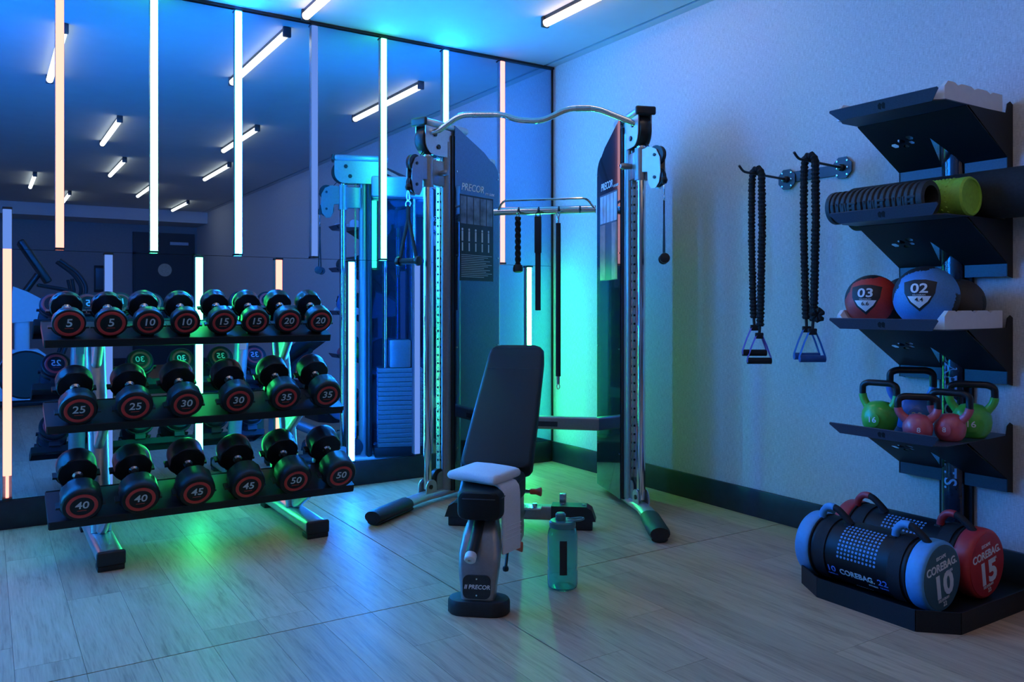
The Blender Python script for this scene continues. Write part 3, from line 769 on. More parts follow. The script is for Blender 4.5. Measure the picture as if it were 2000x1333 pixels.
# bars between the towers
bar = [(-0.60, -0.01, 2.150), (-0.545, -0.015, 2.158), (-0.405, -0.03, 2.243), (-0.16, -0.03, 2.232), (-0.075, -0.03, 2.196), (0.065, -0.03, 2.182), (0.215, -0.03, 2.246), (0.375, -0.03, 2.238), (0.585, -0.015, 2.148), (0.60, -0.01, 2.144)]
b = MB(); b.tube(smooth_path(bar, 0.05, 5), 0.0165, 16); pb = b.obj('pull_up_bar', 'chrome', mach)
for a, c in ((2, 3), (6, 7)):
    A, B_ = Vector(bar[a]), Vector(bar[c]); dd = (B_-A)
    b = MB(); b.cyl(A+dd*0.28, A+dd*0.80, 0.0180, 16); b.obj('grip_section', 'brushed_steel', pb)
b = MB(); b.tube([(-0.315, 0.42, 1.735), (0.315, 0.42, 1.735)], 0.028, 16, flat=(1.0, 0.9)); ab = b.obj('accessory_bar', 'chrome', mach)
b = MB(); b.tube(smooth_path([(-0.285, 0.40, 1.74), (-0.245, 0.36, 1.795), (0.27, 0.36, 1.795), (0.315, 0.40, 1.735)], 0.03, 4), 0.007, 8); b.obj('accessory_rail', 'chrome', ab)
for xx in (-0.155, -0.03, 0.095, 0.225):
    b = MB(); b.tube([(xx, 0.395, 1.752), (xx, 0.375, 1.735), (xx, 0.372, 1.722), (xx, 0.385, 1.714)], 0.005, 6); b.obj('hook', 'dark_metal', ab)
b = MB(); b.rbox((-0.36, 0.50, 0.375), (0.36, 0.56, 0.455), 0.012, 3); xb = b.obj('lower_crossbeam', 'taupe_paint', mach)
b = MB(); b.box((-0.06, 0.494, 0.395), (0.07, 0.501, 0.425)); b.obj('nameplate', 'dark_metal', xb, 0)

# things hanging on the accessory bar
def mloc(x, y, z): return mw @ Vector((x, y, z))
t = thing('triceps_rope', 'black twisted triceps rope hanging from the accessory bar, left of the strap', 'rope', mloc(-0.155, 0.37, 1.72), -PI/4)
b = MB(); b.tube([(0.008*math.cos(a), 0, -0.012+0.014*math.sin(a)) for a in [2*PI*k/12 for k in range(12)]], 0.003, 6, True, up=(0,1,0)); b.obj('steel_ring', 'chrome', t)
for s_ in (0, PI):
    b = MB(); b.tube([(0.0085*math.cos(s_+k*0.62), 0.0085*math.sin(s_+k*0.62), -0.03-k*0.0072) for k in range(42)], 0.0115, 8, up=(0,1,0)); b.obj('rope_strand', 'band_black', t)
b = MB(); b.lathe([(0.012, 0.02), (0.026, 0.012), (0.032, -0.008), (0.030, -0.026), (0.016, -0.034)], 20, Matrix.Translation((0,0,-0.335))); b.obj('stop_ball', 'black_rubber', t)
t = thing('ankle_strap', 'wide flat black strap hanging in the middle of the accessory bar', 'strap', mloc(-0.03, 0.37, 1.72), -PI/4)
b = MB(); b.tube([(0.014*math.cos(a), 0, -0.016+0.016*math.sin(a)) for a in [2*PI*k/14 for k in range(14)]], 0.0035, 6, True, up=(0,1,0)); b.obj('steel_ring', 'dark_metal', t)
b = MB(); b.rbox((-0.021, -0.008, -0.25), (0.021, 0.008, -0.025), 0.004, 2); b.obj('padded_section', 'strap_black', t)
b = MB(); b.rbox((-0.017, -0.003, -0.60), (0.017, 0.003, -0.24), 0.002, 1); b.obj('webbing', 'strap_black', t)
t = thing('lat_bar', 'long straight black bar hanging upright from the accessory bar', 'bar', mloc(0.095, 0.37, 1.72), -PI/4)
b = MB(); b.tube([(0.009*math.cos(a), 0, -0.016+0.016*math.sin(a)) for a in [2*PI*k/12 for k in range(12)]], 0.003, 6, True, up=(0,1,0)); b.obj('top_clip', 'chrome', t)
b = MB(); b.cyl((0,0,-0.07), (0,0,-0.03), 0.010, 14); b.obj('ferrule', 'chrome', t)
b = MB(); b.cyl((0,0,-1.00), (0,0,-0.07), 0.0155, 16); b.obj('shaft', 'strap_black', t)
b = MB(); b.cyl((0,0,-1.045), (0,0,-1.00), 0.010, 14); b.obj('ferrule', 'chrome', t)
b = MB(); b.tube([(0.009*math.cos(a), 0, -1.062+0.016*math.sin(a)) for a in [2*PI*k/12 for k in range(12)]], 0.003, 6, True, up=(0,1,0)); b.obj('bottom_clip', 'chrome', t)

# ================================================================== adjustable bench
bench = thing('weight_bench', 'adjustable black padded weight bench with raised backrest in front of the cable machine', 'bench', (-1.985, -2.305, 0), math.radians(-40.7))
bw = Matrix.Translation((-1.985, -2.305, 0)) @ Matrix.Rotation(math.radians(-40.7), 4, 'Z')
def stadium(hx, hy, n=8):
    r = hy; out = []
    for k in range(n+1): a = -PI/2+PI*k/n; out.append((hx-r+r*math.cos(a), r*math.sin(a)))
    for k in range(n+1): a = PI/2+PI*k/n; out.append((-hx+r+r*math.cos(a), r*math.sin(a)))
    return out
b = MB(); rings = []
for z, k in ((0.0, 0.96), (0.006, 1.0), (0.044, 1.0), (0.054, 0.95), (0.057, 0.86)):
    rings.append([(x*k, 0.012+y*k, z) for x, y in stadium(0.118, 0.062)])
b.loft(rings); b.obj('front_foot', 'black_rubber', bench)
def rrect(w, d, r, n=4):
    out = []
    for cx_, cy_, a0 in ((w/2-r, d/2-r, 0), (-w/2+r, d/2-r, PI/2), (-w/2+r, -d/2+r, PI), (w/2-r, -d/2+r, 1.5*PI)):
        for k in range(n+1): a = a0+PI/2*k/n; out.append((cx_+r*math.cos(a), cy_+r*math.sin(a)))
    return out
b = MB(); rings = []
for z, y, w_, d_ in ((0.050, 0.010, 0.126, 0.085), (0.10, 0.012, 0.134, 0.088), (0.16, 0.020, 0.150, 0.090), (0.22, 0.040, 0.156, 0.092), (0.28, 0.075, 0.140, 0.096), (0.325, 0.115, 0.110, 0.10), (0.345, 0.15, 0.10, 0.10)):
    rings.append([(x, y+yy, z) for x, yy in rrect(w_, d_, 0.022)])
b.loft(rings); fp = b.obj('front_post', 'taupe_paint', bench)
M = fr((0, -0.0345, 0.108), (1,0,0), (0, 0.05, 1))
b = MB(); b.prism(rrect(0.104, 0.086, 0.022), -0.004, 0.004, M); bd = b.obj('badge', 'dark_metal', fp, 0.4)
put_text('brand_lettering', 'PRECOR', 0.022, M @ Matrix.Translation((0.010, 0.0, 0.0046)), 'print_white', bd, bold=0.012, shear=0.15, width=0.98)
b = MB()
for k in range(2): b.prism([(-0.046+k*0.0055, -0.007), (-0.043+k*0.0055, -0.007), (-0.040+k*0.0055, 0.008), (-0.043+k*0.0055, 0.008)], 0.004, 0.0052, M)
b.obj('brand_mark', 'print_white', bd, 0)
for yy in (-0.030, 0.030):
    b = MB(); b.lathe([(0.004, 0), (0.003, 0.002)], 8, M @ Matrix.Translation((0, yy, 0.004))); b.obj('screw', 'chrome', bd)
# tilting prop with a white tip
b = MB(); b.cyl((-0.008, 0.075, 0.325), (-0.018, -0.045, 0.232), 0.0215, 18); pr_ = b.obj('seat_prop', 'black_plastic', bench)
b = MB(); b.lathe([(0.010, -0.004), (0.020, 0.0), (0.022, 0.006), (0.022, 0.026), (0.018, 0.030), (0.007, 0.030), (0.007, 0.02)], 18, Matrix.Translation((-0.018, -0.045, 0.232)) @ (Vector((-0.010, -0.120, -0.093))).to_track_quat('Z','Y').to_matrix().to_4x4()); b.obj('prop_tip', 'white_plastic', pr_)
# pads
def pad(rows, r, nm, m, seg=5):
    """rows: (centre, half width, thickness dir up vec, half thickness) lofted along the pad"""
    b = MB(); rings = []
    for c, hw, n_, ht, k in rows:
        c = Vector(c); n_ = Vector(n_).normalized()
        ring = []
        for x, y in rrect(2*hw*k, 2*ht*(0.35+0.65*k), min(r, ht*0.9*(0.35+0.65*k))):
            ring.append(c + Vector((x, 0, 0)) + n_*y)
        rings.append(ring)
    b.loft(rings); return b.obj(nm, m, bench)
sr = []
for y, hw, k in ((0.005, 0.082, 0.80), (0.012, 0.084, 0.93), (0.03, 0.087, 1.0), (0.12, 0.098, 1.0), (0.25, 0.118, 1.0), (0.37, 0.132, 1.0), (0.385, 0.132, 0.95), (0.395, 0.131, 0.82)):
    sr.append(((0, y, 0.395+0.03*y), hw, (0, -0.03, 1), 0.056, k))
seat = pad(sr, 0.028, 'seat_pad', 'vinyl_black')
b = MB(); b.tube([(-0.085, 0.022, 0.425), (-0.06, 0.0035, 0.423), (0.06, 0.0035, 0.423), (0.085, 0.022, 0.425), (0.105, 0.15, 0.430), (0.128, 0.34, 0.434)], 0.0022, 6); b.obj('seam', 'vinyl_seam', seat)
A = math.radians(33.5); ax_ = Vector((0, math.cos(A), math.sin(A))); an = Vector((0, -math.sin(A), math.cos(A)))
B0 = Vector((0, 0.405, 0.445)); BL = 0.865
br_ = []
for s_, hw, k in ((0.0, 0.152, 0.82), (0.012, 0.154, 0.95), (0.03, 0.155, 1.0), (0.30, 0.152, 1.0), (0.55, 0.146, 1.0), (BL-0.10, 0.142, 1.0), (BL-0.035, 0.139, 0.98), (BL-0.014, 0.135, 0.92), (BL, 0.128, 0.80)):
    br_.append((B0+ax_*s_, hw, an, 0.036, k))
back = pad(br_, 0.020, 'backrest_pad', 'vinyl_black')
for s_, hw in ((BL-0.20, 0.1425), (BL-0.035, 0.136)):
    c = B0+ax_*s_+an*0.0355
    b = MB(); b.tube([c+Vector((-hw, 0, 0))-an*0.02, c+Vector((-hw+0.015, 0, 0)), c+Vector((hw-0.015, 0, 0)), c+Vector((hw, 0, 0))-an*0.02], 0.0020, 6); b.obj('seam', 'vinyl_seam', back)
# frame
b = MB(); b.tube(smooth_path([(0, 0.10, 0.315), (0, 0.42, 0.315), (0, 0.62, 0.27), (0, 1.21, 0.085)], 0.12, 5), 0.042, 16, flat=(0.8, 1.0)); b.obj('spine', 'taupe_paint', bench)
b = MB(); b.rbox((0.035, 0.60, 0.07), (0.075, 0.78, 0.36), 0.012, 3); b.obj('side_plate', 'taupe_paint', bench)
b = MB(); b.tube([(0.0, 0.72, 0.23), B0+ax_*0.55-an*0.05], 0.022, 12); b.obj('backrest_strut', 'dark_metal', bench)
b = MB(); b.tube([B0+ax_*0.02-an*0.055, B0+ax_*0.70-an*0.055], 0.022, 12, flat=(1.4, 1)); b.obj('backrest_rail', 'dark_metal', bench)
rb = MB(); rb.rbox((-0.30, 1.175, 0.045), (0.30, 1.245, 0.115), 0.010, 3); rear = rb.obj('rear_bar', 'taupe_paint', bench)
for s_ in (-1, 1):
    M = fr((0, 1.165, 0), (1,0,0), (0,0,1))
    poly = [(s_*0.165, 0.122), (s_*0.345, 0.122), (s_*0.372, 0.105), (s_*0.392, 0.048), (s_*0.165, 0.048)]
    b = MB(); b.prism(poly, -0.09, 0.0, M); b.obj('end_sleeve', 'black_plastic', rear, 0.4)
    b = MB(); b.rbox((min(s_*0.20, s_*0.375), 1.17, 0.0), (max(s_*0.20, s_*0.375), 1.25, 0.05), 0.006, 2); b.obj('rubber_pad', 'black_rubber', rear)
    for xx in (0.22, 0.33):
        b = MB(); b.cyl((s_*xx, 1.21, 0.122), (s_*xx, 1.21, 0.127), 0.010, 10); b.obj('bolt', 'brushed_steel', rear)
b = MB(); b.rbox((0.20, 1.255, 0.10), (0.235, 1.29, 0.165), 0.006, 2); b.obj('transport_stub', 'brushed_steel', rear)
b = MB(); b.rbox((0.02, 1.10, 0.114), (0.12, 1.18, 0.124), 0.004, 2); mp_ = b.obj('mount_plate', 'brushed_steel', rear)
b = MB(); b.cyl((0.085, 1.13, 0.124), (0.085, 1.13, 0.142), 0.013, 6); b.obj('bolt', 'brushed_steel', mp_)
def knob(nm, c, L):
    b = MB(); M = fr(c, (0,1,0), (0,0,1))          # local Z -> +X
    b.lathe([(0.011, 0.0), (0.013, 0.004), (0.013, L*0.55), (0.019, L*0.85), (0.021, L), (0.017, L+0.003)], 18, M); return b.obj(nm, 'knob_red', bench)
knob('adjust_knob', (0.112, 0.70, 0.300), 0.050)
b = MB(); b.cyl((0.06, 0.70, 0.300), (0.112, 0.70, 0.300), 0.009, 12); b.obj('knob_shaft', 'brushed_steel', bench)
knob('adjust_knob', (0.085, 0.23, 0.185), 0.050)
b = MB(); b.cyl((0.03, 0.23, 0.185), (0.086, 0.23, 0.185), 0.009, 12); b.obj('knob_shaft', 'black_plastic', bench)
b = MB(); b.tube([(0.080, 0.21, 0.180), (0.078, 0.19, 0.135), (0.076, 0.185, 0.118)], 0.006, 8); lv = b.obj('seat_lever', 'dark_metal', bench)
b = MB(); b.lathe([(0.0, -0.013), (0.011, -0.008), (0.013, 0), (0.011, 0.008), (0.0, 0.013)], 12, Matrix.Translation((0.076, 0.183, 0.110))); b.obj('lever_ball', 'black_plastic', lv)
b = MB(); b.rbox((-0.05, 0.10, 0.30), (0.05, 0.36, 0.345), 0.008, 2); b.obj('seat_carrier', 'dark_metal', bench)

# ------------------------------------------------------------------ towel on the seat
TW = bw @ Vector((0.0, 0.16, 0.457))
tow = thing('towel', 'folded white towel on the bench seat with one end hanging down', 'towel', TW, math.radians(-40.7-27))
def soft_slab(path, hw, th, name, wob=0.0, n_=10, y0=0.0):
    """cloth strip: path in local XZ, width along local Y, rounded edges"""
    b = MB(); rings = []
    P_ = [Vector((p[0], 0, p[1])) for p in path]
    for i, p in enumerate(P_):
        a = P_[max(0, i-1)]; c = P_[min(len(P_)-1, i+1)]; t_ = (c-a).normalized(); nn = Vector((-t_.z, 0, t_.x))
        k = 1.0 if 0 < i < len(P_)-1 else 0.75
        ring = []
        for y, q in rrect(2*hw, 2*th*k, th*k*0.95, 3):
            ring.append(p + Vector((0, y0+y, 0)) + nn*(q + wob*math.sin(y*60+i*0.7)*0.3))
        rings.append(ring)
    b.loft(rings); return b.obj(name, 'towel_white', tow, 1.2)
soft_slab([(-0.118, 0.010), (-0.112, 0.0105), (0.0, 0.0105), (0.085, 0.010), (0.104, 0.004), (0.116, -0.010), (0.120, -0.035), (0.121, -0.10), (0.122, -0.165), (0.123, -0.232), (0.123, -0.252)], 0.058, 0.0075, 'hanging_end', 0.003)
top_rows = []
b = MB(); rings = []
for x, k, z in ((-0.122, 0.55, 0.030), (-0.116, 0.86, 0.031), (-0.10, 1.0, 0.032), (-0.03, 1.0, 0.035), (0.05, 1.0, 0.034), (0.085, 1.0, 0.032), (0.100, 0.88, 0.031), (0.106, 0.55, 0.030)):
    rings.append([(x, y, z+q+0.004*math.sin(y*22)) for y, q in rrect(0.185*(0.9+0.1*k), 0.036*k, 0.016*k, 4)])
b.loft(rings); b.obj('folded_top', 'towel_white', tow, 1.2)
for z in (-0.150, -0.166, -0.182, -0.198):
    b = MB(); b.rbox((0.1285, -0.058, z-0.002), (0.1315, 0.058, z+0.002), 0.001, 1); b.obj('woven_band', 'towel_white', tow)

# ------------------------------------------------------------------ water bottle
bt = thing('water_bottle', 'teal translucent water bottle with loop lid standing on the floor beside the bench', 'bottle', (-1.555, -2.250, 0.0), math.radians(-33))
R_ = 0.0615
ob = [(0.0, 0.002), (R_*0.82, 0.0), (R_*0.95, 0.006), (R_, 0.016), (R_, 0.068), (R_*0.955, 0.074), (R_*0.955, 0.082), (R_, 0.088), (R_, 0.205), (R_*0.985, 0.222), (R_*0.90, 0.240), (R_*0.78, 0.250), (R_*0.72, 0.254), (R_*0.72, 0.262)]
ib = [(max(0, r-0.0030), z+(0.003 if i < 3 else 0.0)) for i, (r, z) in enumerate(ob)]
b = MB(); b.lathe(ob + ib[::-1][:-1] + [(0.0, 0.006)], 48, None, None, False); b.obj('body', 'teal_tritan', bt, 0.5)
b = MB(); b.lathe([(R_*0.70, 0.246), (R_*0.86, 0.247), (R_*0.88, 0.252), (R_*0.88, 0.268), (R_*0.80, 0.274), (0.0, 0.276)], 36); lid = b.obj('lid', 'teal_cap', bt)
b = MB(); b.lathe([(0.020, 0.274), (0.021, 0.280), (0.021, 0.298), (0.016, 0.304), (0.0, 0.305)], 20, Matrix.Translation((-0.008, 0, 0))); b.obj('spout_cap', 'teal_cap', lid)
b = MB(); b.tube(smooth_path([(0.02, -0.018, 0.272), (0.075, -0.016, 0.279), (0.088, 0.0, 0.280), (0.075, 0.016, 0.279), (0.02, 0.018, 0.272)], 0.02, 4), 0.0055, 8); b.obj('carry_loop', 'teal_cap', lid)
b = MB(); n_ = 6; q = []
for k in range(n_+1):
    a = math.radians(-104 + 28*k/n_)
    q.append((a))
vs = []
for a in q:
    for z in (0.068, 0.205): vs.append(((R_+0.0006)*math.cos(a), (R_+0.0006)*math.sin(a), z))
b._put(vs, [(2*k, 2*k+2, 2*k+3, 2*k+1) for k in range(n_)])
o_ = b.obj('dark_strip', 'black_plastic', bt)

# ================================================================== wall hooks with resistance bands
HK = thing('wall_hook_bracket', 'dark steel bracket with two octagon plates and rods on the right wall', 'bracket', (0, -2.29, 1.815))
def hl(x, y, z): return Vector((x, y+2.29, z-1.815))
b = MB(); b.rbox((-0.010, -2.44+2.29, -0.026), (-0.0005, -2.13+2.29, 0.030), 0.002, 1); b.obj('back_bar', 'hook_blue_black', HK)
for Y, Z, nm in ((-2.125, 1.808, 'a'), (-2.455, 1.823, 'b')):
    M = fr(hl(-0.011, Y, Z), (0,-1,0), (0,0,1))     # local Z -> -X
    R8 = 0.056
    b = MB(); b.prism([(R8*math.cos(PI/8+k*PI/4), R8*math.sin(PI/8+k*PI/4)) for k in range(8)], 0.0, 0.006, M); pl = b.obj('octagon_plate', 'hook_blue_black', HK, 0)
    for k in range(6):
        xx = (-0.028, 0.028)[k % 2]; yy = (-0.034, 0.0, 0.034)[k//2]
        b = MB(); b.lathe([(0.006, 0.006), (0.005, 0.009), (0.0, 0.010)], 10, M @ Matrix.Translation((xx, yy, 0))); b.obj('bolt', 'brushed_steel', pl)
    b = MB(); b.lathe([(0.017, 0.005), (0.017, 0.022), (0.010, 0.028)], 16, M); b.obj('socket', 'black_plastic', pl)
    b = MB(); b.tube(smooth_path([hl(-0.02, Y, Z), hl(-0.345, Y, Z+0.012), hl(-0.375, Y, Z+0.040)], 0.02, 4), 0.0062, 10); b.obj('rod', 'dark_metal', HK)
def bumpy(pts, r, n):
    """ruched sleeve: dense sweep with alternating radius"""
    P_ = [Vector(p) for p in pts]; L = [0]
    for a, c in zip(P_[:-1], P_[1:]): L.append(L[-1]+(c-a).length)
    out, rad = [], []
    rnd = random.Random(int(n*7+r*1e5))
    for i in range(n+1):
        d = L[-1]*i/n; k = 0
        while k < len(L)-2 and L[k+1] < d: k += 1
        u = (d-L[k])/max(1e-9, L[k+1]-L[k])
        out.append(P_[k].lerp(P_[k+1], u) + Vector((rnd.uniform(-.0012, .0012), rnd.uniform(-.0012, .0012), 0)))
        rad.append(r*(1.0+(0.16 if i % 2 else -0.14)+rnd.uniform(-.07, .07)))
    return out, rad
def band(x, y, ztop, zb1, zb2, label, hm, gm, knot):
    t = thing('resistance_band', label, 'resistance band', (x, y, ztop), 0, 'resistance bands on the wall hooks')
    r = 0.0165
    for sy, zb in ((1, zb1), (-1, zb2)):
        pts = [(0, 0.0, 0.012), (0, sy*0.016, 0.010), (0, sy*0.028, -0.010), (0, sy*0.031, -0.05), (0, sy*0.034, -0.3), (0, sy*0.026, -0.6), (0, sy*0.020, zb-ztop)]
        P_, rd = bumpy(smooth_path(pts, 0.02, 4), r if sy > 0 else r*1.08, 84)
        b = MB(); b.tube(P_, rd, 10, up=(1,0,0)); b.obj('sleeve', 'band_black', t, 0)
    if knot:
        P_, rd = bumpy(arc((0.0, -0.042, zb2-ztop+0.03), 0.020, 0, 1.9*PI, 12, (0.5,-0.85,0), (0,0,1)), r, 14)
        b = MB(); b.tube(P_, rd, 8, up=(0.3,1,0)); b.obj('knot', 'band_black', t, 0)
    xd = Vector((0.8415, -0.54, 0))                    # handles hang square to the rod ends
    for i, (off, zb) in enumerate(((-0.012, zb1), (0.026, zb2))):
        if knot: off = (-0.004, 0.006)[i]
        a = Vector((0, 0.02 if i == 0 else -0.02, zb-ztop+0.01)); c = xd*off + Vector((-0.02*i, 0, 0)) + Vector((0,0,zb-ztop-0.045))
        if knot: c = c + Vector((0, 0.012-0.035*i, 0))
        b = MB(); b.tube([a, c], 0.007, 8, up=(1,0,0)); hh = b.obj('cord_end', 'strap_black', t)
        b = MB(); b.rbox((-0.020, -0.010, -0.012), (0.020, 0.010, 0.018), 0.004, 2, fr(c, xd, (0,0,1)) @ Matrix.Rotation(PI/2, 4, 'X')); b.obj('handle_clip', 'strap_black', t)
        for s_ in (-1, 1):
            p0 = c + xd*(s_*0.014); p1 = c + xd*(s_*0.038) + Vector((0,0,-0.055)); p2 = c + xd*(s_*0.060) + Vector((0,0,-0.118)); p3 = c + xd*(s_*0.058) + Vector((0,0,-0.138))
            b = MB(); b.tube([p0, p1, p2, p3], 0.011, 8, flat=(0.28, 1.0), up=(0.54, 0.84, 0)); b.obj('handle_strap', hm, t)
        b = MB(); b.cyl(c - xd*0.060 + Vector((0,0,-0.130)), c + xd*0.060 + Vector((0,0,-0.130)), 0.0165, 18); b.obj('handle_grip', gm, t)
band(-0.245, -2.125, 1.829, 1.085, 1.045, 'black ruched resistance band with purple handles on the left wall hook', 'handle_purple', 'strap_black', False)
band(-0.262, -2.455, 1.845, 1.085, 1.075, 'black ruched resistance band with blue handles on the right wall hook', 'handle_blue', 'handle_blue', True)

# ================================================================== storage tower on the right wall
SY0, SY1 = -3.237, -2.768            # right and left ends of the trays
SYC = (SY0+SY1)/2
rk = thing('storage_tower', 'black wall storage tower with four slanted shelves and floor platform', 'storage rack', (0, SYC, 0))
def sl(x, y, z): return Vector((x, y-SYC, z))
# post with a curved front
pp = [(-0.02, -0.047), (-0.02, 0.047), (-0.040, 0.047)] + [(-0.040-0.026*math.cos(a), -0.047*math.sin(a)) for a in [-PI/2*0.92+PI*0.92*k/10 for k in range(11)]] + [(-0.040, -0.047)]
b = MB(); b.prism([(x, y-0.01) for x, y in pp], 0.06, 2.02); post = b.obj('post', 'rack_gloss' if 'rack_gloss' in MATS else 'rack_steel', rk, 0.5)
b = MB(); b.box((-0.02, -0.08, 0.06), (-0.001, 0.06, 2.02)); b.obj('wall_rail', 'powder_black', rk, 0)
# lettering reads downwards along the post
def post_word(st, z, size):
    me = text(st, size, bold=0.012, ext=0.0005)
    b = MB(); vs = []
    for v in me.vertices:
        # local x (reading) -> down, local y (up of letters) -> towards +... the right of the viewer looking at the wall is -Y
        yy = -v.co.y; zz = z - v.co.x
        a = max(-1, min(1, (yy)/0.047)); xx = -0.040-0.026*math.sqrt(max(0, 1-a*a)) - 0.0012 - v.co.z
        vs.append((xx, yy*1.0-0.01, zz))
    # letters' tops point to the right (-Y) for text turned clockwise
    b._put(vs, [list(p.vertices) for p in me.polygons]); return b.obj('post_lettering', 'print_blue_pale', post, 0)
mat('print_blue_pale', (0.32, 0.50, 0.72), 0.5)
post_word('ESCAPE', 0.905, 0.076); post_word('YOUR', 0.68, 0.074); post_word('LIMITS.', 0.475, 0.074)
TZ = [1.930, 1.498, 1.058, 0.620]
for ti, z in enumerate(TZ):
    # tray with an outward leaning front lip
    hw = (SY1-SY0)/2
    b = MB(); b.prism([(-0.520, -hw+0.035), (-0.520, hw-0.035), (-0.455, hw), (-0.001, hw), (-0.001, -hw), (-0.490, -hw)], z-0.004, z); tr = b.obj('shelf_tray', 'rack_steel', rk, 0)
    M = fr(sl(-0.520, SYC, z-0.004), (0,-1,0), (-0.62, 0, 1))      # local X to the viewer's right, Y up the lip
    hw = (SY1-SY0)/2
    b = MB(); b.prism([(-hw+0.035, 0), (hw-0.035, 0), (hw, 0.042), (hw-0.004, 0.050), (-hw+0.004, 0.050), (-hw, 0.042)], -0.0025, 0.0025, M); lip = b.obj('front_lip', 'rack_steel', tr, 0)
    b = MB()
    for k in range(2):
        x0 = -0.018+k*0.016
        b.prism([(x0, 0.014), (x0+0.010, 0.010), (x0+0.018, 0.032), (x0+0.012, 0.038), (x0+0.002, 0.030)], 0.002, 0.0034, M)
    b.obj('logo_slots', 'hole_black', lip, 0)
    # sloping underside: real slots cut through, notch for the post
    d = Vector((0.31, 0, -0.172)); Ls = d.length; dn = d.normalized()
    Ms = fr(sl(-0.350, SYC, z-0.006), (0,-1,0), dn)
    po = [(-hw, 0), (hw, 0), (hw, Ls), (0.062, Ls), (0.012, Ls*0.42), (-0.038, Ls), (-hw, Ls)]
    m1 = MB(); m1.prism(po, -0.0015, 0.0015, Ms); o1 = m1.obj('slope_panel', 'powder_black', None, 0)
    cut = MB()
    for (cx_, cy_, rr) in ((-0.150, 0.165, 0.017), (-0.110, 0.142, 0.017), (-0.105, 0.178, 0.013), (-0.072, 0.160, 0.013), (-0.066, 0.128, 0.017)):
        cut.lathe([(rr, -0.02), (rr, 0.02)], 6, Ms @ Matrix.Translation((cx_, cy_, 0)))
    o2 = cut.obj('cutter', 'powder_black', None, 0)
    md = o1.modifiers.new('b', 'BOOLEAN'); md.object = o2; md.operation = 'DIFFERENCE'; md.solver = 'EXACT'
    dg = bpy.context.evaluated_depsgraph_get(); dg.update()
    me = bpy.data.meshes.new_from_object(o1.evaluated_get(dg)); o1.modifiers.clear(); o1.data = me; bpy.data.objects.remove(o2)
    o1.parent = rk
    # skirt in two pieces either side of the post
    zs = z-0.006-0.172
    for y0, y1 in ((SY0, SYC-0.062), (SYC+0.038, SY1)):
        b = MB(); b.box((-0.0425, y0-SYC, zs-0.052), (-0.0385, y1-SYC, zs)); b.obj('skirt', 'rack_steel', rk, 0)
    for ye in (SY0, SY1):
        yo = ye-SYC
        Mg = fr((0, yo+0.0015, 0), (1,0,0), (0,0,1))
        if ye == SY1:
            b = MB(); b.prism([(-0.045, z-0.006), (-0.045, zs-0.05), (-0.001, zs-0.058), (-0.001, z+0.042), (-0.022, z+0.052), (-0.045, z+0.040)], 0.0, 0.003, fr((0, yo-0.0015, 0), (1,0,0), (0,0,1))); b.obj('wall_flange', 'powder_black', rk, 0)
            continue
        b = MB(); b.prism([(-0.335, z-0.005), (-0.045, zs+0.002), (-0.045, zs-0.05), (-0.001, zs-0.058), (-0.001, z+0.042), (-0.022, z+0.052), (-0.045, z+0.040), (-0.055, z+0.002), (-0.335, z-0.003)], 0.0, 0.003, Mg); b.obj('end_gusset', 'powder_black', rk, 0)
# floor platform
pol = [(-0.778, -2.885), (-0.778, -3.290), (-0.672, -3.392), (-0.001, -3.392), (-0.001, -2.745), (-0.690, -2.745)]
pol = [(x, y-SYC) for x, y in pol]
b = MB(); b.prism(pol, 0.006, 0.022); plat = b.obj('platform', 'powder_black', rk, 0)
for i in range(len(pol)):
    a, c = Vector((*pol[i], 0)), Vector((*pol[(i+1) % len(pol)], 0))
    if i == 3: continue
    L = (c-a).length; M = fr(a, c-a, (0,0,1))
    b = MB(); b.box((0.0005, 0.0, -0.003), (L-0.0005, 0.076, 0.003), M); b.obj('platform_edge', 'powder_black', plat, 0)
b = MB(); b.prism([(-0.10, -0.16), (-0.02, -0.16), (-0.02, 0.14), (-0.10, 0.14)], 0.022, 0.062); b.obj('post_base', 'powder_black', rk, 0)
for s_ in (-1, 1):
    M = fr((-0.06, s_*0.055-0.01+0.003, 0.062), (0, s_, 0), (0,0,1))
    b = MB(); b.prism([(0, 0), (0.03, 0), (0, 0.12)], -0.003, 0.003, M); b.obj('post_gusset', 'rack_steel', rk, 0)

# ------------------------------------------------------------------ white ball cradles
def cradle(z, label):
    t = thing('ball_cradle', label, 'cradle', (-0.28, SYC, z), 0, 'white cradles on the storage tower')
    for y in (-0.205, 0.0, 0.205):
        w0, w1 = 0.034, 0.012
        b = MB(); M = fr((-0.215, y, 0.0), (0,-1,0), (0,0,1))
        r0 = [(-0.215, y-w0, 0.0005), (-0.215, y+w0, 0.0005), (-0.215, y+w0, 0.012), (-0.215, y-w0, 0.012)]
        if abs(y) < 0.01: cs = [(-w0*0.7, 0.0005), (w0*0.7, 0.0005), (w1*0.5, 0.034), (-w1*0.5, 0.034)]
        elif y < 0: cs = [(-0.027, 0.0005), (w0, 0.0005), (-0.012, 0.072), (-0.027, 0.072)]
        else: cs = [(-w0, 0.0005), (0.027, 0.0005), (0.027, 0.072), (0.012, 0.072)]
        n_ = 18; rings = []
        for k in range(n_+1):
            x = -0.215 + 0.42*k/n_
            notch = 0.010 if k in (4, 9, 14) else 0.0
            rings.append([(x, y+a, max(0.0005, c-(notch if c > 0.03 else 0))) for a, c in cs])
        rings[0] = [(x, y_, min(z_, 0.050)) for x, y_, z_ in rings[0]]
        b.loft(rings); b.obj('rail', 'white_plastic', t, 0)
    b = MB(); b.box((-0.21, -0.228, 0.0003), (0.205, 0.228, 0.004)); b.obj('base_sheet', 'white_plastic', t, 0)
cradle(TZ[0], 'white plastic ball cradle on the empty top shelf of the storage tower')
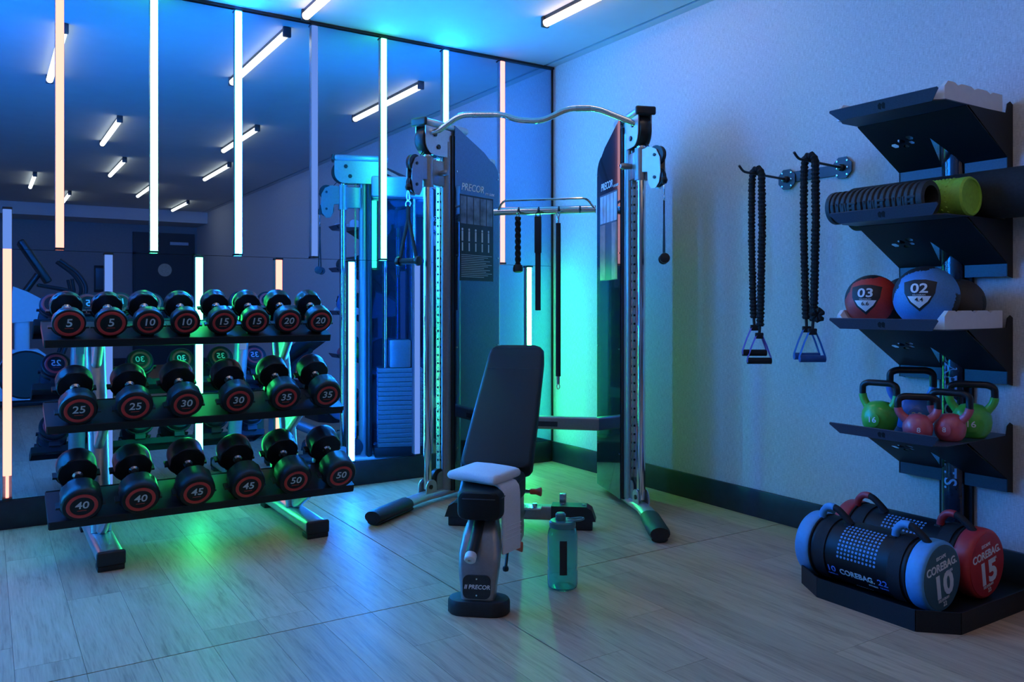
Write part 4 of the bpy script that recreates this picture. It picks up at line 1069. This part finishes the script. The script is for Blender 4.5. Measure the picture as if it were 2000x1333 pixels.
cradle(TZ[2], 'white plastic cradle under the medicine balls on the third shelf')

# ------------------------------------------------------------------ medicine balls
def ball(x, y, z, R, m, label, num=None, kg=None, rot=0.0):
    t = thing('medicine_ball', label, 'medicine ball', (x, y, z), 0, 'medicine balls on the third shelf')
    # panels: nearest of a set of seed directions (right, up, towards the viewer), flag 1 = black panel
    RR, UU, TT = Vector((0.82, -0.57, 0)), Vector((0, 0, 1)), Vector((-0.57, -0.82, 0))
    seeds = [((0.0, -0.25, 1.0), 0), ((-0.50, 0.55, 0.62), 0), ((0.22, 0.62, 0.72), 0), ((0.88, 0.42, 0.35), 0), ((-0.20, 1.0, 0.05), 1), ((0.80, -0.42, 0.45), 1),
             ((-0.9, -0.3, 0.25), 0), ((0.0, -1.0, 0.1), 0), ((0.0, 0.0, -1.0), 0), ((-0.8, 0.3, -0.5), 1), ((0.75, 0.0, -0.7), 0)]
    cr, sr_ = math.cos(rot), math.sin(rot)
    sd = []
    for (r_, u_, t_), fl_ in seeds:
        r2, u2 = r_*cr-u_*sr_, r_*sr_+u_*cr
        sd.append(((RR*r2+UU*u2+TT*t_).normalized(), fl_))
    bm = bmesh.new(); bmesh.ops.create_icosphere(bm, subdivisions=5, radius=R)
    def reg(n): return sorted(((n.dot(c), fl_) for c, fl_ in sd), reverse=True)
    for v in bm.verts:
        ds = reg(v.co.normalized()); g = ds[0][0]-ds[1][0]
        if g < 0.03: v.co *= 1-0.014*(1-g/0.03)          # stitched seams
    keep = {0: [], 1: []}
    bm.verts.ensure_lookup_table(); bm.verts.index_update()
    co = [v.co.copy() for v in bm.verts]
    for f in bm.faces: keep[reg(f.calc_center_median().normalized())[0][1]].append([v.index for v in f.verts])
    bm.free()
    parts = []
    for k, nm, mm in ((0, 'panel_shell', m), (1, 'dark_panels', 'ball_black')):
        if not keep[k]: continue
        b = MB(); b._put(co, keep[k]); bmesh.ops.delete(b.bm, geom=[v for v in b.bm.verts if not v.link_faces], context='VERTS'); parts.append(b.obj(nm, mm, t, 3.0))
    if num:
        # badge facing the camera side: local frame on the ball
        nrm = Vector((-0.86, -0.30, 0.06)).normalized(); xr = nrm.cross(Vector((0,0,1))).normalized() * -1; up = nrm.cross(xr) * -1
        if up.z < 0: up = -up
        xr = up.cross(nrm)
        def proj_(px, py, e): 
            d2 = px*px+py*py
            return (xr*px + up*py + nrm*math.sqrt(max(0, R*R-d2)))*(1+e/R)
        def shield(s_, e, m_, nm, cut=None, par=None):
            out = [(-1, 0.85), (-0.35, 1.0), (0.35, 1.0), (1, 0.85), (0.93, 0.1), (0.6, -0.55), (0, -1.1), (-0.6, -0.55), (-0.93, 0.1)]
            if cut: out = [(-0.80, -0.12), (0.80, -0.12), (0.56, -0.52), (0, -1.0), (-0.56, -0.52)]
            b2 = bmesh.new(); vs = [b2.verts.new((px*s_, py*s_, 0)) for px, py in out]; b2.faces.new(vs)
            bmesh.ops.triangulate(b2, faces=b2.faces)
            for _ in range(3): bmesh.ops.subdivide_edges(b2, edges=b2.edges, cuts=1, use_grid_fill=True)
            for v in b2.verts: v.co = proj_(v.co.x, v.co.y, e)
            q = MB(); q.merge(b2); return q.obj(nm, m_, par or t, 3.0)
        s_ = 0.052
        bdg = shield(s_*1.12, 0.0012, 'ball_black', 'badge'); shield(s_, 0.0024, 'print_white', 'badge_tip', True, bdg)
        def curved(st, size, oy, m_, nm, e, **k):
            me = text(st, size, **k); q = MB()
            q._put([proj_(v.co.x, v.co.y+oy, e+v.co.z) for v in me.vertices], [list(p.vertices) for p in me.polygons]); return q.obj(nm, m_, bdg, 0)
        curved(num, 0.050, 0.022, 'print_white', 'numeral', 0.0030, bold=0.02, width=1.25)
        curved('KILOGRAM', 0.0075, -0.002, 'print_white', 'small_lettering', 0.0030, width=1.2)
        curved(kg, 0.021, -0.020, 'ball_black', 'small_lettering', 0.0036, bold=0.01, width=1.15)
    return t
bz = TZ[2]+0.0045
ball(-0.395, -2.868, bz+0.108, 0.108, 'ball_red', 'red and black medicine ball marked 03 on the third shelf', '03', '6.6', 0.0)
ball(-0.388, -3.098, bz+0.122, 0.122, 'ball_blue', 'blue medicine ball marked 02 on the third shelf', '02', '4.4', 0.05)
ball(-0.150, -2.868, bz+0.106, 0.106, 'ball_black', 'plain black medicine ball behind the red one', None, None, 0.8)
ball(-0.165, -3.108, bz+0.098, 0.098, 'ball_grey', 'dark grey medicine ball behind the blue one on the third shelf', None, None, 0.35)

# ------------------------------------------------------------------ rollers and mat on the second shelf
z2 = TZ[1]
t = thing('foam_roller', 'black ribbed hollow foam roller at the front of the second shelf', 'foam roller', (-0.432, -2.712, z2+0.072))
Mr = fr((0,0,0), (1,0,0), (0,0,1))                       # local Z -> -Y
RL = 0.435; R0 = 0.070
pr = []
n_ = 15
pr.append((0.050, 0.0)); pr.append((R0*0.98, 0.002)); pr.append((R0, 0.006)); pr.append((R0, 0.022))
for k in range(n_):
    z0 = 0.024 + k*(RL-0.05)/n_; dz = (RL-0.05)/n_
    pr += [(R0*0.90, z0), (R0*0.965, z0+dz*0.15), (R0*1.0, z0+dz*0.4), (R0*0.99, z0+dz*0.7), (R0*0.90, z0+dz*0.88)]
pr += [(R0, RL-0.024), (R0, RL-0.006), (R0*0.98, RL-0.002), (0.050, RL), (0.050, 0.0)]
def flatmod(i, j): return 1.0
b = MB(); b.lathe(pr, 36, Mr, None, False); b.obj('ribbed_shell', 'grey_foam', t, 0.5)
# carved pattern panel along the front
for k in range(9):
    y0 = -0.030 - k*0.043
    kind = k % 3
    a0 = math.radians(205)
    c = Vector((R0*1.0*math.cos(a0)*0.985, y0, R0*math.sin(a0)*0.985+0.018))
    M = fr(c, (0,-1,0), (-0.25, 0, 1))
    b = MB()
    if kind < 2:
        b.rbox((0.0, -0.022, -0.008), (0.016, 0.022, 0.006), 0.003, 1, M); b.rbox((0.022, -0.022, -0.008), (0.034, 0.022, 0.006), 0.003, 1, M)
    else:
        b.rbox((0.0, 0.010, -0.008), (0.036, 0.022, 0.006), 0.003, 1, M); b.rbox((0.0, -0.008, -0.008), (0.030, 0.003, 0.006), 0.003, 1, M); b.rbox((0.0, -0.022, -0.008), (0.036, -0.013, 0.006), 0.003, 1, M)
    b.obj('grip_block', 'grey_foam', t)
t = thing('massage_roller', 'lime green textured roller on the second shelf between black roller and mat', 'roller', (-0.285, -2.80, z2+0.080))
b = MB(); Rg = 0.078; Lg = 0.425
b.lathe([(0.0, 0.0), (Rg*0.9, 0.0), (Rg, 0.008), (Rg, Lg-0.05), (Rg*0.985, Lg-0.045), (Rg, Lg-0.04), (Rg*1.01, Lg-0.008), (Rg*0.94, Lg), (Rg*0.86, Lg), (Rg*0.84, Lg-0.006), (0.006, Lg-0.008), (0.0, Lg-0.012)], 40, Mr); gb = b.obj('body', 'lime_foam', t, 0.5)
b = MB()
for k in range(17):
    for j in range(22):
        a = 2*PI*(j+0.5*(k % 2))/22; yy = -0.02-k*0.0212
        c = Vector((Rg*math.cos(a), yy, Rg*math.sin(a)))
        b.lathe([(0.0065, -0.001), (0.004, 0.0026), (0.0, 0.0030)], 5, fr(c, (0,1,0), Vector((-math.sin(a), 0, math.cos(a)))))
o_ = b.obj('nubs', 'lime_foam', gb, 0); o_['kind'] = 'stuff'
t = thing('rolled_mat', 'rolled black exercise mat at the back of the second shelf, sticking out both ends', 'mat', (-0.112, -2.60, z2+0.100))
b = MB(); pts = []; nturn = 5.5; N = 150
for k in range(N+1):
    a = 2*PI*nturn*k/N; r = 0.018 + (0.096-0.018)*k/N; pts.append((r*math.cos(a-0.4), r*math.sin(a-0.4)))
th = 0.0062; inner = []
rings = []
for L0 in (0.0, 0.83):
    o1 = [(x, -L0, z) for x, z in pts]
    i1 = []
    for (x, z) in reversed(pts):
        r = math.hypot(x, z); k = max(0.1, (r-th*1.9))/r; i1.append((x*k, -L0, z*k))
    rings.append(o1+i1)
n2 = len(rings[0]); v_ = rings[0]+rings[1]; f_ = [(i, (i+1) % n2, n2+(i+1) % n2, n2+i) for i in range(n2)]
for base in (0, n2):
    for i in range(N): f_.append((base+i, base+i+1, base+n2-2-i, base+n2-1-i))
b._put(v_, f_); b.obj('roll', 'mat_black', t, 0.8)

# ------------------------------------------------------------------ kettlebells on the lowest shelf
def kettlebell(x, y, R, hh, hw, m, label, rz, num=None, tr=0.0135):
    z0 = TZ[3]
    t = thing('kettlebell', label, 'kettlebell', (x, y, z0), rz, 'kettlebells on the lowest shelf')
    pr = [(0.0, 0.0), (R*0.62, 0.0), (R*0.74, R*0.10), (R*0.93, R*0.42), (R, R*0.85), (R*0.95, R*1.22), (R*0.80, R*1.52), (R*0.52, R*1.76), (R*0.2, R*1.84), (0.0, R*1.85)]
    b = MB(); b.lathe(pr, 40); body = b.obj('body', m, t, 1.2)
    zt = hh
    path = smooth_path([(-R*0.55, 0, R*1.25), (-hw*1.02, 0, R*1.95), (-hw*1.0, 0, zt-0.012), (-hw*0.72, 0, zt), (hw*0.72, 0, zt), (hw*1.0, 0, zt-0.012), (hw*1.02, 0, R*1.95), (R*0.55, 0, R*1.25)], 0.035, 6)
    split = R*1.95 + (zt-R*1.95)*0.32
    low = [p for p in path if p.z <= split and p.x < 0]; low2 = [p for p in path if p.z <= split and p.x > 0]
    up = [low[-1]] + [p for p in path if p.z > split] + [low2[0]]
    b = MB(); b.tube(low, [tr*1.5]+[tr*1.18]*(len(low)-1), 14, up=(0,1,0)); b.obj('horn', m, t)
    b = MB(); b.tube(low2, [tr*1.18]*(len(low2)-1)+[tr*1.5], 14, up=(0,1,0)); b.obj('horn', m, t)
    b = MB(); b.tube(up, tr, 14, up=(0,1,0)); b.obj('handle', 'kb_handle', t)
    # flat round number plate and the number
    c = Vector((0, -R*0.90, R*0.80))
    b = MB(); b.lathe([(R*0.42, -0.004), (R*0.44, R*0.075), (R*0.40, R*0.10), (0.0, R*0.10)], 28, fr(c, (1,0,0), (0,0,1))); fp_ = b.obj('number_face', m, body)
    if num: put_text('numeral', num, R*0.46, fr(c+Vector((0, -R*0.10-0.0006, 0)), (1,0,0), (0,0,1)), 'print_white', fp_, bold=0.012, width=1.15)
    return t
vz = math.atan2(-0.62, 0.78)
kettlebell(-0.385, -2.895, 0.071, 0.205, 0.071, 'kb_green', 'green kettlebell marked 16 with black handle, left on the lowest shelf', vz-0.75, '16')
kettlebell(-0.170, -2.905, 0.080, 0.250, 0.086, 'kb_blue', 'blue kettlebell with the tallest black handle, behind the left green one', vz-0.1, '20', 0.0150)
kettlebell(-0.445, -3.098, 0.056, 0.170, 0.070, 'kb_pink', 'pink kettlebell at the front edge of the lowest shelf', vz-0.30, '8')
kettlebell(-0.352, -3.175, 0.058, 0.188, 0.071, 'kb_pink', 'pink kettlebell behind the front one, beside the right green kettlebell', vz-0.75, '8')
kettlebell(-0.195, -3.175, 0.074, 0.212, 0.080, 'kb_green', 'green kettlebell at the right end of the lowest shelf', vz-0.45, '16')

# ------------------------------------------------------------------ weight bags on the platform
def core_bag(x, yl, L, R, mc, mf, num, kg, lb, label, m2):
    t = thing('weight_bag', label, 'weight bag', (x, yl, 0.024+R), 0, 'weight bags on the platform')
    CAP = 0.070
    def C(y, a, r): return Vector((r*math.cos(a), -y, r*math.sin(a)))
    b = MB(); rb_ = R*0.93
    b.lathe([(rb_, CAP*0.6), (rb_*1.005, CAP*0.9), (rb_, L*0.5), (rb_*1.005, L-CAP*0.9), (rb_, L-CAP*0.6)], 56, Mr); body = b.obj('barrel', 'bag_black', t, 1.0)
    for end in (0, 1):
        y0 = 0 if end == 0 else L; sgn = 1 if end == 0 else -1
        pr = [(0.0, 0.002), (R*0.86, 0.0), (R*0.94, 0.002), (R*0.985, 0.009), (R, 0.020), (R, 0.052), (R*0.98, CAP-0.006), (R*0.93, CAP), (R*0.90, CAP)]
        pr = [(r, y0+sgn*z) for r, z in pr]
        b = MB(); b.lathe(pr, 56, Mr); cp = b.obj('end_cap', mc, t, 0.9)
        b = MB(); b.tube([C(y0+sgn*(CAP+0.002), 2*PI*k/56, R*0.955) for k in range(56)], 0.004, 6, True, up=(0,1,0)); b.obj('piping', 'strap_black', cp)
        if end == 1:
            b = MB(); b.lathe([(0.0, 0.0), (R*0.90, 0.0), (R*0.90, 0.002), (0.0, 0.002)], 48, fr((0, -L+0.001, 0), (1,0,0), (0,0,1))); fc = b.obj('printed_face', mf, cp, 0.5)
            F = fr((0, -L-0.0018, 0), (1,0,0), (0,0,1))
            def tx(st, sz, dx, dy, m_, **k): put_text('lettering', st, sz, F @ Matrix.Rotation(math.radians(9), 4, 'Z') @ Matrix.Translation((dx, dy, 0)), m_, fc, **k)
            tx('COREBAG.', 0.041, 0.0, 0.040, 'print_white', bold=0.022, width=1.0)
            tx('FITNESS', 0.012, 0.045, 0.010, 'print_white', bold=0.01)
            tx('ESCAPE', 0.017, 0.0, 0.075, 'print_white', bold=0.008, width=1.1)
            tx(num, 0.115, 0.0, -0.034, 'print_white', bold=0.038, width=1.12)
            tx('KILOGRAM', 0.014, -0.005, -0.082, 'print_white', bold=0.008)
            tx(lb, 0.024, 0.0, -0.100, 'print_white', bold=0.0)
    # webbing straps round the barrel and loop handles on top
    for yc in (0.116, L-0.116):
        b = MB(); ra = rb_*1.012
        A0, A1 = math.radians(60), math.radians(238)
        rings = []
        for k in range(25):
            a = A0+(A1-A0)*k/24
            rings.append([C(yc-0.026, a, ra), C(yc+0.026, a, ra), C(yc+0.026, a, ra+0.004), C(yc-0.026, a, ra+0.004)])
        b.loft(rings); b.obj('webbing', 'strap_black', t, 0.8)
        # loop: coloured half and black half
        a_ = math.radians(104); ex = Vector((0, -1, 0)); ez = Vector((math.cos(a_), 0, math.sin(a_)))
        base = ez*(rb_*0.99)
        lp = smooth_path([base+ex*(yc-0.050), base+ex*(yc-0.042)+ez*0.030, base+ex*(yc-0.010)+ez*0.062, base+ex*(yc+0.030)+ez*0.058, base+ex*(yc+0.070)+ez*0.020, base+ex*(yc+0.085)], 0.03, 5)
        hN = len(lp)*11//20
        b = MB(); b.tube(lp[:hN+1], 0.0145, 12, up=(1,0,0)); b.obj('loop_handle', m2, t)
        b = MB(); b.tube(lp[hN:], 0.0135, 12, up=(1,0,0)); b.obj('loop_tail', 'strap_black', t)
        for k in (-1, 1):
            b = MB(); q = base + ex*(yc+(k*0.052 if k < 0 else 0.075)); b.rbox((-0.014, -0.020, -0.005), (0.014, 0.020, 0.007), 0.004, 2, fr(q, ex, Vector((-math.sin(a_), 0, math.cos(a_))))); b.obj('loop_patch', 'strap_black', t)
    # dot grid
    b = MB()
    for i in range(11):
        for j in range(10):
            a = math.radians(112+j*7.2); y = L*0.5-0.080+i*0.0158+0.005
            c = C(y, a, rb_*1.006)
            b.lathe([(0.0050, -0.002), (0.0050, 0.0006), (0.0, 0.0007)], 8, fr(c, (0,-1,0), Vector((-math.sin(a), 0, math.cos(a))) if False else Vector((math.sin(a), 0, -math.cos(a)))))
    o_ = b.obj('dot_grid', 'print_dots', body, 0); o_['kind'] = 'stuff'
    # side lettering wrapped on the barrel
    def wrap(st, sz, y, adeg, m_, **k):
        me = text(st, sz, **k); q = MB(); vs = []
        for v in me.vertices:
            a = math.radians(adeg) - v.co.y/rb_
            vs.append(C(y+v.co.x, a, rb_*1.006+0.0012+v.co.z))
        q._put(vs, [list(p.vertices) for p in me.polygons]); q.obj('side_lettering', m_, body, 0)
    wrap('COREBAG.', 0.034, L*0.5+0.003, 206, 'print_white', bold=0.022, width=0.92)
    wrap(num, 0.036, L*0.5-0.110, 205, 'print_blue', bold=0.012, width=1.2); wrap(kg, 0.036, L*0.5+0.112, 205, 'print_blue', bold=0.012, width=1.2)
    wrap('KILOGRAM', 0.009, L*0.5-0.110, 217, 'print_blue'); wrap('POUNDS', 0.009, L*0.5+0.112, 217, 'print_blue'); wrap('FITNESS', 0.011, L*0.5+0.065, 219, 'print_white', bold=0.01)
    wrap('- - - - - - - - -', 0.014, L*0.5+0.01, 236, 'print_grey')
    return t
mat('print_dots', (0.14, 0.34, 0.62), 0.5)
core_bag(-0.590, -2.725, 0.555, 0.131, 'bag_blue', 'bag_teal_face', '10', '22', '22', 'black weight bag with blue ends marked 10, front one on the platform', 'bag_blue')
core_bag(-0.310, -2.695, 0.600, 0.134, 'bag_red', 'bag_red', '15', '33', '33', 'black weight bag with red ends marked 15, behind the blue one', 'bag_red')

# ================================================================== elliptical trainers behind the camera (seen in the mirror)
def elliptical(x, y, label):
    t = thing('elliptical_trainer', label, 'elliptical trainer', (x, y, 0), 0, 'elliptical trainers seen in the mirror')
    # machine faces +X end; console at the low X end
    b = MB(); b.tube([(-0.75, 0, 0.06), (0.75, 0, 0.06)], 0.06, 12, flat=(1.0, 0.7)); b.obj('base_rail', 'dark_metal', t)
    for xx in (-0.62, 0.70):
        b = MB(); b.rbox((xx-0.05, -0.30, 0.0), (xx+0.05, 0.30, 0.06), 0.02, 3); b.obj('foot_bar', 'black_rubber', t)
    M = fr((0, 0.13, 0), (1,0,0), (0,0,1))
    b = MB(); b.prism([(-0.40, 0.10), (0.10, 0.10), (0.16, 0.30), (0.05, 0.60), (-0.02, 0.66), (-0.30, 0.66), (-0.44, 0.40)], 0.0, 0.26, M); b.obj('drive_shroud', 'shell_white', t, 0.5)
    b = MB(); b.lathe([(0.0, -0.15), (0.25, -0.15), (0.27, -0.13), (0.27, 0.13), (0.25, 0.15), (0.0, 0.15)], 36, fr((-0.14, 0, 0.38), (1,0,0), (0,0,1))); b.obj('flywheel_cover', 'black_plastic', t)
    b = MB(); b.prism([(-0.34, 0.95), (0.0, 0.98), (0.17, 1.08), (0.10, 1.17), (-0.12, 1.30), (-0.26, 1.36)], 0.0, 0.24, fr((0, 0.12, 0), (1,0,0), (0,0,1))); b.obj('console_shell', 'shell_white', t, 0.5)
    b = MB(); b.rbox((-0.25, -0.10, 0.60), (-0.10, 0.10, 1.05), 0.03, 3); b.obj('mast', 'shell_white', t)
    b = MB(); b.tube([(-0.18, 0, 1.25), (-0.02, 0, 1.50)], 0.035, 12); b.obj('console_neck', 'black_plastic', t)
    M = fr((-0.055, 0, 1.64), (0,1,0), (-0.52, 0, 0.85))
    b = MB(); b.rbox((-0.22, -0.27, -0.035), (0.22, 0.27, 0.035), 0.02, 3, M); c = b.obj('console', 'black_plastic', t)
    b = MB(); b.box((-0.19, -0.20, 0.034), (0.19, 0.22, 0.037), M); b.obj('screen', 'screen_dark', c, 0)
    for s_ in (-1, 1):
        b = MB(); b.tube(smooth_path([(-0.02, s_*0.10, 1.38), (0.25, s_*0.22, 1.33), (0.33, s_*0.24, 1.28), (0.30, s_*0.27, 1.45)], 0.05, 4), 0.018, 10); b.obj('fixed_handle', 'black_rubber', t)
        b = MB(); b.tube(smooth_path([(0.12, s_*0.30, 0.35), (0.42, s_*0.30, 1.22), (0.45, s_*0.29, 1.36), (0.36, s_*0.27, 1.52), (0.18, s_*0.25, 1.66)], 0.07, 5), [0.026]*2+[0.022]*40 if False else 0.022, 10); b.obj('moving_arm', 'black_rubber', t)
        b = MB(); b.tube([(0.12, s_*0.30, 0.35), (0.70, s_*0.22, 0.22)], 0.024, 10); b.obj('pedal_arm', 'dark_metal', t)
        b = MB(); b.rbox((0.30, s_*0.22-0.09, 0.26), (0.68, s_*0.22+0.09, 0.30), 0.015, 3); b.obj('pedal', 'black_rubber', t)
elliptical(-3.02, -5.75, 'white and black elliptical trainer mirrored at the left beside the peach tube')
elliptical(-3.95, -6.35, 'elliptical trainer further back mirrored at the very left edge')
